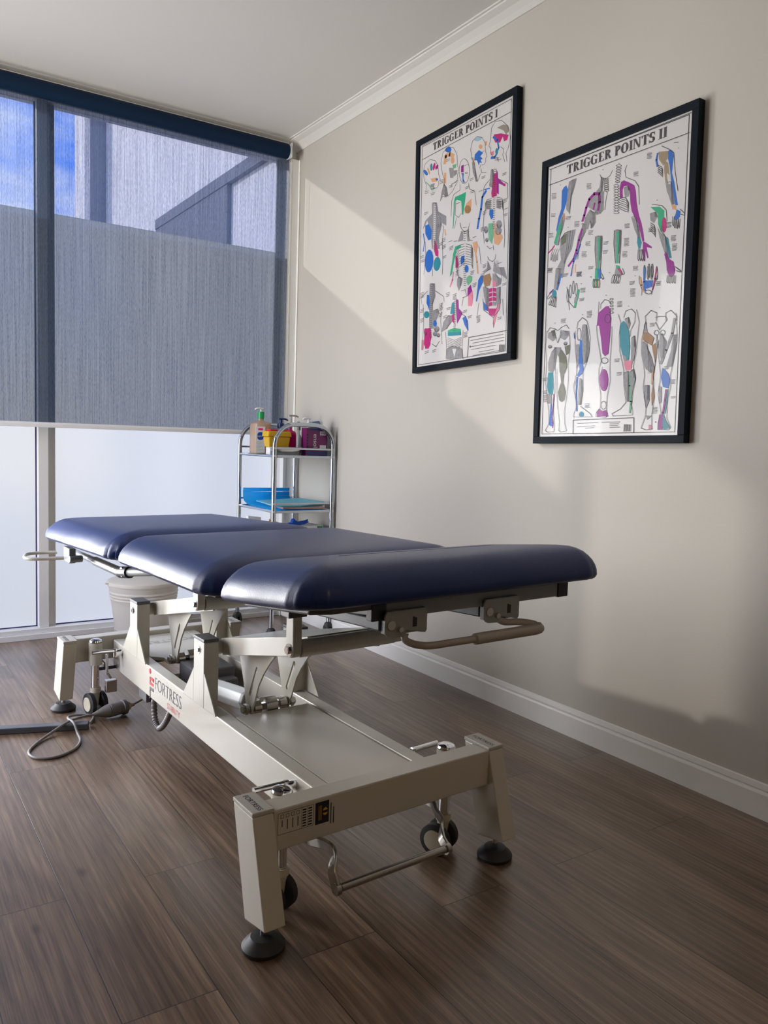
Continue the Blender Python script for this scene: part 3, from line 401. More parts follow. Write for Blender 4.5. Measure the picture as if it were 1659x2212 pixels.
PRINT_B="""y,0,-196 406 -159 409 -168 379 -180 352 -187 293 -204 312 -208 336 -204 370;B,0,-219 394 -208 397 -200 380 -203 346 -212 318 -221 301 -234 280 -245 239 -250 253 -241 294 -229 322 -229 357 -229 384;y,0,-211 302 -207 282 -217 249 -229 225 -241 196 -257 203 -250 233 -241 262 -231 287;G,0,-229 275 -222 258 -239 227 -250 202 -260 208 -250 233 -238 266;K,7,-256 199 -268 188 -286 178;k,2,-260 188 -270 171 -272 151 -268 150 -265 170;k,2,-251 186 -261 169 -262 145 -258 144 -256 168;k,2,-241 184 -251 167 -252 143 -248 142 -246 166;k,2,-231 182 -241 165 -243 146 -238 145 -236 164;o,0,-210 290 -210 284 -211 280 -214 278 -216 278 -218 282 -220 287 -221 293 -221 299 -219 303 -217 305 -215 305 -213 301 -211 296;y,0,-80 338 -34 333 -32 271 -47 261 -72 276 -92 289 -108 302 -102 321;P,13,-58 277 -52 301 -55 330 -78 335 -99 322 -111 297 -119 273 -126 256;P,9,-78 284 -74 303;y,0,-95 286 -67 270 -65 238 -77 222 -90 248 -99 220 -120 236 -116 265;y,0,-123 248 -100 239 -109 214 -127 188 -140 157 -153 129 -166 131 -152 167 -144 207 -131 230;P,11,-127 228 -139 194 -149 162 -161 134 -184 114;B,9,-132 178 -145 150 -160 126 -170 78;o,6,-150 113 -151 86;o,6,-160 115 -164 85;y,0,-51 383 -39 376 -40 335 -53 335 -75 337 -56 350;k,2,-56 392 -48 381 -29 371 -11 377 -1 392;k,2,-27 332 -20 323 -25 302 -28 270;k,2,-18 367 -21 366 -29 368 -36 370 -39 373 -36 374 -29 373 -21 370 -18 367;k,2,-17 361 -20 360 -28 361 -35 364 -38 367 -35 368 -28 366 -20 364 -17 361;k,2,-16 355 -19 354 -27 355 -34 358 -38 360 -35 361 -27 360 -20 357 -16 355;k,2,-16 348 -19 347 -26 348 -34 351 -37 354 -34 355 -26 354 -19 351 -16 348;k,2,-15 342 -18 341 -25 342 -33 345 -36 347 -33 348 -26 347 -18 344 -15 342;k,2,-14 336 -17 334 -24 336 -32 338 -35 341 -32 342 -25 341 -17 338 -14 336;k,2,-13 329 -16 328 -24 329 -31 332 -34 335 -31 336 -24 334 -16 332 -13 329;k,2,36 395 33 394 25 395 17 399 13 402 17 403 24 402 32 399 36 395;k,2,35 387 32 386 24 387 16 390 13 393 16 395 24 393 32 390 35 387;k,2,34 379 31 377 24 379 16 382 13 385 16 386 24 385 31 382 34 379;k,2,34 370 31 369 23 370 16 373 13 376 16 378 23 377 30 374 34 370;k,2,33 362 30 361 23 362 16 365 12 368 15 369 23 368 30 365 33 362;k,2,32 354 29 352 22 353 15 356 12 359 15 361 22 360 29 357 32 354;k,2,32 345 29 344 22 345 15 348 12 351 15 352 22 351 29 348 32 345;k,2,6 341 20 341 29 332 18 332 7 338;k,2,6 332 20 332 30 323 19 324 7 329;k,2,7 324 21 324 30 315 19 315 8 320;k,2,7 315 21 315 31 306 20 306 8 312;k,2,8 306 22 306 31 297 20 298 9 303;k,2,8 297 22 297 32 289 21 289 9 294;k,2,9 289 23 289 32 280 21 280 10 285;k,2,9 280 23 280 33 271 22 271 10 277;k,2,9 271 23 271 33 263 22 263 11 268;k,2,10 262 24 263 34 254 22 254 11 259;k,2,10 254 24 254 34 245 23 245 11 250;k,2,31 299 59 286 71 269 67 261;k,2,32 292 60 279 72 264 67 258;k,2,32 286 60 272 72 259 68 254;k,2,32 279 60 265 72 254 68 251;k,2,33 273 61 258 72 249 68 247;k,2,33 266 61 250 73 244 68 243;k,2,33 260 61 243 73 239 68 240;k,2,58 391 50 376 56 353 93 332 109 310 114 253;y,0,47 323 66 322 78 308 70 289 55 288;P,0,34 291 31 327 36 344 47 346 70 333 91 319 98 299 103 263 109 237 116 215 126 191 134 162 140 133 132 133 121 168 111 195 96 219 84 240 77 270 74 302 62 325 48 326 44 317 46 290;P,0,134 134 147 126 170 109 170 104 150 112 159 77 154 76 146 100 147 69 141 71 135 102;y,0,83 222 101 209 118 179 125 146 113 152 99 177;T,0,113 154 123 147 130 131 126 113 118 111 111 135;k,2,117 111 117 81 121 74 123 84 123 110;k,2,122 110 125 80 129 72 131 82 127 109;k,2,127 109 132 78 136 71 138 81 131 108;k,2,132 108 139 77 143 69 145 80 135 108;b,0,180 397 217 389 214 367 200 349 183 373;B,0,216 388 222 392 231 385 237 367 235 344 233 318 243 289 251 253 260 215 251 217 240 256 232 292 223 344 216 366;B,9,177 393 173 375 178 354;b,0,203 367 218 352 225 314 231 282 240 256 219 261 210 298 204 333;y,0,211 294 232 292 242 256 249 221 236 224 221 261;w,0,215 323 225 314 230 287 223 287 217 306;o,0,235 227 255 214 255 202 240 208;B,0,256 204 271 194 269 179 257 169 247 178 253 191;k,2,243 185 244 160 248 156 249 184;k,2,249 174 250 152 254 148 255 172;k,2,257 172 259 148 262 144 263 171;k,2,264 174 266 148 269 145 270 172;k,2,269 201 287 183 286 179 272 185;k,2,179 357 194 347 199 334;k,2,179 352 195 341 199 329;k,2,180 346 195 334 200 325;k,2,180 341 195 327 200 320;k,2,180 336 196 320 200 315;k,2,191 411 216 395 237 377 244 322 258 258;y,0,156 214 181 214 188 198 174 181 161 191;G,0,158 234 192 227 211 211 212 189 211 150 202 147 190 174 187 207;K,0,222 165 222 155 220 147 216 144 212 144 208 150 205 158 204 169 204 179 206 186 210 190 214 189 218 184 221 175;y,0,188 167 203 143 222 129 239 89 246 60 228 60 213 94 198 131;T,0,219 130 230 124 239 89 246 59 236 64 225 98;P,0,224 85 238 58 254 47 260 21 255 5 241 4 230 26 227 50 218 76;P,0,261 21 260 12 256 5 251 2 244 3 238 8 234 16 232 26 233 35 237 41 242 44 248 43 254 38 259 30;k,2,260 31 279 17 283 12 269 16;k,2,164 241 201 228 218 211 223 176;k,2,161 185 176 173 181 158;k,2,161 179 177 166 182 153;k,2,162 173 177 159 182 147;k,2,162 166 178 152 182 142;k,2,162 160 178 145 183 136;y,0,-65 190 -35 187 -34 147 -37 107 -37 74 -54 77 -64 149;G,0,-54 184 -42 181 -44 141 -42 75 -50 76 -52 143;k,2,-65 190 -65 146 -55 77;k,2,-35 184 -34 139 -37 74;y,0,16 193 45 189 46 150 43 113 43 81 27 84 17 153;G,0,26 187 39 184 36 145 38 82 31 83 28 147;k,2,16 193 16 149 26 84;k,2,45 186 46 143 43 81;G,0,-50 76 -38 81 -31 47 -61 52;G,0,29 78 45 73 49 48 28 44;K,8,45 59 56 43;y,0,-229 217 -208 232 -156 235 -171 170 -192 144 -200 126 -209 77 -243 83 -236 121 -221 142 -228 182;O,0,-224 220 -197 229 -199 199 -222 192;k,2,144 57 146 17;k,2,149 33 149 21 148 13 145 14 143 22 142 35 142 48 143 55 146 55 148 46 149 33;k,2,166 36 166 23 165 15 162 16 160 24 159 37 159 50 160 57 163 57 165 48 166 36;k,2,179 33 179 21 178 13 175 14 173 22 172 35 172 47 173 55 176 54 178 46 179 33;k,2,197 22 197 9 195 2 193 2 190 10 189 23 189 35 191 43 193 43 195 34 197 22;B,8,146 48 147 17;K,6,192 36 187 10;t,2.2,-278 385 -255 381;t,2.2,-278 380 -257 377;t,2.2,-278 376 -259 373;t,2.2,-277 371 -254 368;t,2.2,-277 367 -256 364;t,2.2,-277 314 -254 310;t,2.2,-277 309 -256 306;t,2.2,-277 305 -258 302;t,2.2,-203 287 -181 283;t,2.2,-203 282 -183 280;t,2.2,-202 278 -185 276;t,2.2,-162 260 -140 257;t,2.2,-162 256 -142 253;t,2.2,-162 252 -144 249;t,2.2,-162 247 -140 245;t,2.2,-161 243 -142 241;t,2.2,-96 215 -75 213;t,2.2,-96 211 -77 209;t,2.2,-96 207 -79 205;t,2.2,-96 203 -75 200;t,2.2,-286 247 -263 244;t,2.2,-286 242 -265 240;t,2.2,-286 238 -267 236;t,2.2,-286 234 -262 231;t,2.2,-107 180 -86 178;t,2.2,-107 176 -88 174;t,2.2,-107 172 -90 170;t,2.2,-106 168 -85 165;t,2.2,-123 150 -102 147;t,2.2,-123 145 -104 143;t,2.2,-123 141 -106 139;t,2.2,-123 137 -101 135;t,2.2,-122 133 -103 131;t,2.2,-112 376 -91 372;t,2.2,-112 372 -93 368;t,2.2,-112 368 -95 365;t,2.2,-111 363 -90 360;t,2.2,-111 359 -92 356;t,2.2,87 360 105 357;t,2.2,87 356 104 353;t,2.2,87 352 102 350;t,2.2,87 348 106 345;t,2.2,137 405 155 401;t,2.2,137 401 153 398;t,2.2,137 397 151 394;t,2.2,137 393 155 390;t,2.2,137 389 154 386;t,2.2,236 407 253 404;t,2.2,222 171 239 169;t,2.2,222 168 238 166;t,2.2,223 164 236 162;t,2.2,223 160 240 158;t,2.2,223 156 238 155;t,2.2,155 169 173 167;t,2.2,156 165 172 163;t,2.2,156 162 170 160;t,2.2,156 158 174 156;t,2.2,241 127 258 125;t,2.2,241 123 256 121;t,2.2,241 119 255 118;t,2.2,241 116 258 114;t,2.2,242 112 257 110;t,2.2,246 101 263 99;t,2.2,246 97 262 95;t,2.2,247 93 260 92;t,2.2,247 89 264 88;t,2.2,247 86 262 84;t,2.2,247 82 261 81;t,2.2,59 203 78 200;t,2.2,59 199 76 197;t,2.2,59 195 75 193;t,2.2,60 191 79 189;t,2.2,-28 164 -7 162;t,2.2,-27 160 -9 158;t,2.2,-27 156 -11 154;t,2.2,-28 135 -8 133;t,2.2,-28 131 -10 129;t,2.2,-28 126 -12 125;t,2.2,59 157 78 154;t,2.2,59 153 77 151;t,2.2,60 149 75 147;t,2.2,60 145 79 143;t,2.2,60 141 77 139;t,2.2,60 137 76 135;t,2.2,60 133 80 131;t,2.2,55 115 74 113;t,2.2,55 111 72 109;t,2.2,55 107 70 105;t,2.2,55 103 74 101;t,2.2,55 99 73 97;t,2.2,-90 94 -69 92;t,2.2,-90 90 -71 88;t,2.2,-90 86 -73 85;t,2.2,100 60 119 58;t,2.2,100 56 117 54;t,2.2,101 52 116 51;t,2.2,101 48 120 46;t,2.2,-285 122 -261 120;t,2.2,-285 117 -263 115;t,2.2,-284 113 -266 111;t,2.2,-284 109 -261 106;t,2.2,-143 85 -121 83;t,2.2,-143 81 -123 79;t,2.2,-143 76 -125 75;t,2.2,-142 72 -121 70;t,2.2,-238 406 -234 405;t,2.2,-193 249 -189 248;t,2.2,-44 404 -40 404;t,2.2,23 406 27 405;t,2.2,253 386 256 386;t,2.2,181 249 184 249;t,2.2,2 58 6 57;t,2.2,-79 57 -76 57;y,0,-245 116 -212 110 -222 81 -231 55 -241 40 -251 46 -248 77;B,8,-217 92 -227 62 -235 40;P,0,-275 34 -252 46 -255 37 -269 30;T,0,-237 25 -238 19 -240 14 -245 12 -250 13 -254 16 -258 22 -259 29 -258 35 -255 40 -251 42 -246 41 -242 38 -238 32;k,2,-260 20 -274 -6 -268 -10 -253 17;k,2,-254 19 -264 -9 -258 -14 -247 16;k,2,-247 18 -254 -13 -248 -18 -242 15;k,2,-240 17 -244 -17 -238 -22 -236 15;k,2,-256 43 -285 18 -279 13 -260 24;k,2,-188 42 -180 16 -175 -12 -153 -33 -142 -36;k,2,-172 -40 -176 -12;k,2,-177 9 -177 -4 -179 -12 -182 -12 -185 -3 -187 11 -186 25 -184 33 -181 32 -179 23 -177 9;k,2,-165 23 -166 10 -168 1 -171 2 -173 11 -175 25 -175 38 -173 46 -170 46 -167 37 -165 23;k,2,-152 34 -152 21 -154 13 -157 13 -160 22 -161 36 -161 49 -159 57 -156 57 -154 48 -152 34;k,2,-137 24 -138 11 -140 3 -142 3 -145 12 -147 26 -147 39 -145 47 -142 47 -139 38 -137 24;G,0,-135 26 -127 23 -131 -1 -138 -18 -142 -37 -152 -36 -146 -13;y,0,-149 -1 -134 9 -138 -14 -151 -20;G,0,-60 83 -48 81 -47 43 -60 42;B,0,-47 80 -34 73 -35 45 -43 43;k,2,-60 33 -60 24 -62 19 -64 19 -67 25 -68 34 -67 43 -66 48 -63 47 -61 42 -60 33;G,5,-65 48 -63 24;k,2,-52 31 -53 23 -54 18 -57 18 -59 24 -60 33 -60 41 -58 47 -56 46 -54 40 -52 31;o,5,-57 47 -56 23;k,2,-45 30 -45 21 -47 16 -49 17 -52 23 -53 31 -53 40 -51 45 -48 45 -46 39 -45 30;G,5,-50 46 -48 21;k,2,-37 29 -37 20 -39 15 -41 15 -44 21 -45 30 -45 39 -43 44 -41 44 -38 38 -37 29;o,5,-42 44 -41 20;k,2,-32 63 -20 43 -24 40 -34 51;k,2,23 33 20 25 17 21 14 22 13 27 14 36 17 43 20 48 23 47 24 41 23 33;k,2,32 31 30 24 26 19 24 20 23 26 24 34 26 42 29 46 32 45 33 40 32 31;k,2,41 30 39 22 36 18 33 18 32 24 33 32 36 40 39 45 41 44 42 38 41 30;k,2,49 28 47 21 44 16 41 17 40 23 41 31 44 39 47 43 49 42 50 37 49 28;y,0,29 67 48 63 53 41 23 46;K,8,40 65 53 50;k,2,57 62 66 44 61 41 52 50;B,0,145 9 180 3 177 -17 156 -19 145 -6;B,9,146 46 146 4 150 -23;K,6,192 38 187 7 180 -26;k,2,164 29 164 17 162 9 160 10 157 18 156 30 156 42 158 50 160 49 162 41 164 29;k,2,178 26 177 14 176 7 174 7 171 15 170 28 170 40 171 47 174 47 176 39 178 26;o,8,129 21 136 -5 144 -26;k,2,126 27 127 7 140 -20 138 -37;k,2,177 -33 175 -36 168 -38 160 -36 154 -33 151 -29 153 -26 160 -24 168 -26 174 -29 177 -33;k,2,177 -41 179 -29 197 16;P,0,259 19 258 13 255 8 250 7 245 8 239 11 236 17 234 23 235 29 238 34 243 35 248 34 254 31 257 25;k,2,233 10 232 -10 237 -15 238 8;k,2,241 8 241 -12 245 -17 246 7;k,2,250 7 250 -13 254 -18 255 5;k,2,259 5 259 -15 263 -20 264 4;k,2,268 24 283 13 281 10 265 18;y,0,-271 -108 -235 -106 -227 -131 -248 -141 -273 -126;y,0,-206 -109 -174 -113 -168 -129 -190 -143 -212 -132;O,0,-257 -103 -238 -100 -234 -122 -250 -124;y,0,-250 -160 -251 -163 -253 -165 -257 -165 -262 -165 -266 -163 -269 -161 -270 -158 -269 -155 -266 -153 -262 -152 -258 -153 -254 -155 -251 -157;y,0,-175 -157 -176 -159 -178 -161 -182 -162 -187 -162 -190 -160 -193 -157 -194 -155 -194 -152 -191 -150 -187 -149 -183 -150 -179 -151 -176 -154;k,2,-275 -105 -263 -91 -238 -98 -224 -107 -208 -97 -184 -91 -169 -106;w,0,-238 -102 -208 -105 -222 -147;k,2,-238 -102 -234 -122 -222 -149 -207 -125 -208 -105;y,0,-251 -178 -221 -165 -226 -202 -230 -241 -240 -253 -264 -247 -267 -214;O,0,-218 -165 -199 -179 -179 -202 -171 -238 -183 -262 -208 -256 -212 -211;O,0,-188 -166 -165 -161 -166 -192 -179 -198;y,0,-240 -163 -205 -167 -217 -199;T,0,-264 -251 -240 -253 -234 -305 -239 -333 -258 -328 -268 -303;y,0,-266 -327 -243 -332 -241 -365 -261 -364;O,0,-196 -287 -184 -300 -174 -328 -179 -355 -192 -362 -205 -354 -212 -326 -203 -299;O,0,-206 -251 -185 -253 -188 -296 -198 -295;k,2,-278 -101 -282 -157 -274 -218 -277 -278 -267 -339 -254 -392 -252 -437 -269 -461 -256 -468 -225 -466 -224 -441 -233 -381 -227 -321 -229 -241;k,2,-169 -114 -161 -169 -168 -227 -164 -286 -169 -344 -178 -395 -174 -438 -163 -464 -190 -468 -202 -462 -199 -434 -210 -382 -218 -322 -220 -242;B,0,-247 -365 -242 -365 -238 -401 -228 -439 -239 -448 -252 -440 -248 -400;P,7,-232 -332 -233 -373 -237 -413 -232 -451;k,2,-133 -110 -129 -88 -109 -75 -88 -89 -80 -109 -70 -148 -73 -201 -86 -241 -97 -263 -94 -329 -105 -374;k,2,-141 -117 -138 -171 -127 -230 -126 -265 -139 -311 -126 -354 -120 -381 -132 -404 -133 -416 -47 -418 -57 -407 -102 -380;y,0,-108 -100 -88 -102 -78 -143 -72 -185 -80 -230 -96 -237 -105 -190 -110 -136;y,0,-136 -164 -120 -165 -116 -231 -126 -249;B,0,-147 -120 -140 -133 -139 -148 -145 -140;B,0,-116 -151 -107 -152 -100 -232 -94 -252 -100 -267 -115 -278 -125 -273 -113 -251 -119 -231;y,0,-113 -283 -98 -290 -94 -329 -99 -375 -114 -375 -115 -327;y,0,-125 -277 -134 -311 -138 -315 -124 -292;B,8,-122 -279 -125 -335 -119 -395;T,0,-86 -408 -87 -412 -90 -416 -94 -418 -99 -417 -104 -415 -107 -412 -108 -407 -107 -403 -104 -400 -100 -398 -95 -398 -91 -400 -88 -404;k,2,-113 -132 -113 -142 -116 -150 -121 -152 -126 -149 -129 -140 -131 -130 -131 -119 -128 -112 -123 -110 -118 -113 -114 -121 -113 -132;P,0,-39 -69 -7 -51 4 -52 12 -66 18 -95 16 -150 12 -210 -2 -217 -13 -206 -23 -153 -33 -112 -43 -111;P,0,16 -298 15 -314 10 -327 3 -334 -5 -333 -13 -325 -19 -312 -22 -295 -21 -279 -16 -266 -9 -259 -1 -260 7 -267 13 -281;P,0,-29 -401 -18 -392 -3 -399 11 -397 18 -409 16 -418 -4 -417 -26 -419;k,2,-37 -32 -39 -69;k,2,-44 -110 -40 -144 -24 -205 -17 -232 -26 -257 -25 -299 -14 -341 -14 -389 -30 -404 -31 -418 12 -421 20 -417 14 -394 14 -353 25 -298 21 -261 21 -224 23 -169 23 -121;k,2,-30 -56 -29 -41 -13 -28 6 -35 13 -47;k,2,12 -233 10 -237 5 -240 -2 -241 -9 -239 -15 -235 -17 -230 -15 -225 -10 -222 -3 -222 4 -224 10 -228 12 -233;k,2,12 -381 11 -388 7 -392 1 -394 -5 -392 -9 -387 -11 -380 -10 -373 -6 -369 0 -367 6 -369 10 -374 12 -381;k,2,-11 -251 -15 -266;k,2,16 -95 15 -102 11 -107 5 -108 -2 -105 -7 -99 -9 -92 -7 -85 -3 -80 3 -79 9 -81 14 -87 16 -95;k,2,23 -32 21 -34 17 -34 12 -33 10 -30 12 -28 16 -28 21 -29 23 -32;k,2,24 -43 22 -45 17 -45 13 -44 11 -41 12 -39 17 -39 22 -40 24 -43;k,2,24 -54 23 -56 18 -56 13 -55 11 -52 13 -50 18 -50 22 -51 24 -54;k,2,25 -65 23 -67 19 -68 14 -66 12 -63 14 -61 18 -61 23 -62 25 -65;k,2,26 -76 24 -78 19 -79 14 -77 12 -74 14 -72 19 -72 24 -74 26 -76;T,0,60 -115 70 -109 80 -118 94 -145 101 -195 98 -239 79 -240 62 -192 55 -140;K2,0,77 -241 114 -240 109 -270 88 -273;y,0,74 -103 91 -100 99 -120 93 -139 83 -122;y,0,105 -167 119 -162 125 -198 118 -244 107 -241;y,0,80 -277 100 -274 107 -322 110 -374 96 -372 84 -320;y,0,104 -275 120 -269 130 -298 120 -333 114 -376;y,0,72 -218 88 -227 89 -241 78 -240;H,9,100 -278 105 -322 114 -373 111 -409;k,2,47 -85 59 -111 55 -154 60 -206 79 -266 83 -320 94 -375 72 -396 38 -410 43 -418 123 -417 121 -398 114 -380;k,2,121 -80 134 -121 130 -163 126 -219 117 -261 129 -298 121 -341 117 -380;k,2,70 -98 78 -78 101 -75 117 -90 116 -119 100 -145 100 -163;k,2,161 -131 156 -106 178 -90 200 -101 200 -126;k,2,274 -145 276 -122 253 -100 233 -106 236 -130;k,2,196 -115 211 -113 234 -116 240 -127 213 -155 197 -129;k,2,212 -163 211 -168 206 -170 200 -169 195 -166 193 -161 195 -157 200 -155 205 -155 210 -159 212 -163;k,2,235 -166 233 -170 229 -173 223 -172 219 -169 217 -164 218 -160 223 -157 228 -158 233 -161 235 -166;y,0,153 -130 161 -124 167 -155 153 -155;D,0,152 -155 167 -156 194 -177 187 -201 164 -188 151 -179;y,0,150 -183 164 -195 189 -239 199 -275 191 -288 168 -273 158 -247 149 -214;D,0,187 -201 210 -189 205 -227 201 -286 193 -288 202 -258;y,0,201 -167 207 -172 212 -214 203 -202;y,0,214 -169 222 -168 241 -192 237 -244 227 -263 218 -228;y,11,267 -127 261 -171 241 -220 223 -260;y,0,264 -178 278 -176 278 -220 265 -273 244 -273 259 -225;B,0,230 -274 238 -278 254 -295 261 -314 256 -339 236 -334 227 -305;y,0,164 -325 184 -325 187 -372 176 -398 164 -361;D,0,197 -325 205 -363 197 -392 193 -355;o,0,190 -285 200 -287 196 -327 190 -320;y,0,219 -329 231 -333 233 -381 224 -385;P,8,248 -343 245 -375 240 -413 232 -430;P,0,226 -419 242 -420 240 -465 223 -466;T,0,242 -416 254 -441 269 -462 245 -467 240 -451;T,5,254 -343 252 -382 246 -417;k,2,159 -124 147 -179 148 -221 160 -265 164 -293 160 -329 175 -397 174 -421 159 -460 178 -466 202 -464 198 -422 205 -363 197 -296 205 -241 211 -186;k,2,272 -111 280 -193 268 -267 261 -300 264 -335 254 -382 255 -431 270 -459 265 -467 224 -466 224 -444 233 -413 219 -356 225 -298 213 -228 214 -186;y,0,175 -420 198 -422 181 -434;K2,0,188 -450 199 -450 201 -464 189 -464;r,0,211 -440 216 -440 216 -444 212 -444;k,3,-134 -427 128 -426 130 -474 -133 -475 -134 -427;t,4,92 -447 91 -469;t,2,95 -447 95 -469;t,2,98 -447 98 -469;t,4,101 -447 101 -469;t,2,104 -447 104 -469;t,2,108 -448 107 -469;t,4,111 -448 111 -469;t,2,114 -448 114 -469;t,2,117 -448 117 -469;t,2.2,-114 -439 -19 -438;t,2.2,-4 -438 30 -437;t,2.2,30 -438 72 -438;t,2.2,30 -444 68 -444;t,2.2,30 -450 64 -450;t,2.2,31 -456 73 -455;t,2.2,-114 -451 -78 -450;t,2.2,-78 -449 -33 -449;t,2.2,-77 -456 -37 -455;t,2.2,-122 26 -101 24;t,2.2,-122 22 -103 20;t,2.2,-122 17 -105 16;t,2.2,-121 13 -100 12;t,2.2,-126 -8 -104 -9;t,2.2,-125 -12 -106 -13;t,2.2,-125 -16 -108 -17;t,2.2,89 13 108 12;t,2.2,89 9 106 8;t,2.2,90 5 105 4;t,2.2,93 -10 112 -12;t,2.2,93 -14 110 -15;t,2.2,93 -18 108 -19;t,2.2,93 -22 112 -23;t,2.2,94 -26 110 -27;t,2.2,94 -30 109 -31;t,2.2,94 -34 113 -35;t,2.2,192 -4 210 -5;t,2.2,192 -8 208 -9;t,2.2,193 -11 207 -12;t,2.2,193 -15 210 -16;t,2.2,-209 -68 -187 -69;t,2.2,-209 -72 -189 -73;t,2.2,-209 -76 -191 -77;t,2.2,-209 -81 -186 -82;t,2.2,-89 -57 -68 -58;t,2.2,-88 -61 -69 -62;t,2.2,-88 -65 -71 -66;t,2.2,-88 -69 -67 -70;t,2.2,-88 -74 -69 -74;t,2.2,-87 -78 -71 -78;t,2.2,42 -44 61 -45;t,2.2,42 -48 60 -49;t,2.2,43 -52 58 -53;t,2.2,43 -56 62 -57;t,2.2,43 -60 60 -61;t,2.2,40 -231 60 -231;t,2.2,40 -235 58 -235;t,2.2,41 -239 56 -239;t,2.2,52 -276 71 -276;t,2.2,52 -280 70 -280;t,2.2,52 -284 68 -284;t,2.2,177 -131 195 -132;t,2.2,177 -135 193 -136;t,2.2,177 -139 192 -140;t,2.2,238 -271 255 -271;t,2.2,238 -275 253 -275;t,2.2,238 -279 252 -278;t,2.2,263 -314 280 -314;t,2.2,263 -318 278 -317;t,2.2,263 -322 277 -321;t,2.2,263 -325 280 -325;t,2.2,267 -366 284 -365;t,2.2,268 -370 283 -369;t,2.2,200 -396 218 -395;t,2.2,201 -400 217 -399;t,2.2,201 -403 215 -403;t,2.2,201 -407 219 -406;t,2.2,201 -411 217 -410;t,2.2,201 -415 216 -414;t,2.2,-82 -373 -61 -372;t,2.2,-81 -378 -62 -377;t,2.2,-81 -382 -64 -381;t,2.2,-81 -386 -60 -385;t,2.2,-289 -271 -266 -271;t,2.2,-289 -276 -268 -275;t,2.2,-289 -280 -270 -280;t,2.2,-287 -318 -263 -317;t,2.2,-287 -322 -265 -322;t,2.2,-287 -327 -268 -326;t,2.2,-286 -334 -263 -333;t,2.2,-286 -339 -265 -338;t,2.2,-286 -343 -267 -342;t,2.2,-286 -348 -262 -347;t,2.2,-285 -352 -264 -351;t,2.2,-285 -357 -266 -356;t,2.2,-143 83 -121 81;t,2.2,-143 78 -123 77;t,2.2,-143 74 -125 73;t,2.2,-142 70 -121 68;t,2.2,-285 123 -261 121;t,2.2,-285 119 -263 117;t,2.2,-284 115 -266 113;t,2.2,-208 90 -185 88;t,2.2,-207 86 -187 84;t,2.2,-207 81 -189 80;t,2.2,-122 42 -117 41;t,2.2,109 29 113 28;t,2.2,-110 -65 -105 -66;t,2.2,-9 -15 -5 -15;t,2.2,87 -64 91 -64;t,2.2,210 -86 214 -87;t,2.2,-242 -77 -237 -78;t,2.2,-79 58 -75 58;k,2.5,-291 473 294 477;k,2.5,-292 419 292 420"""
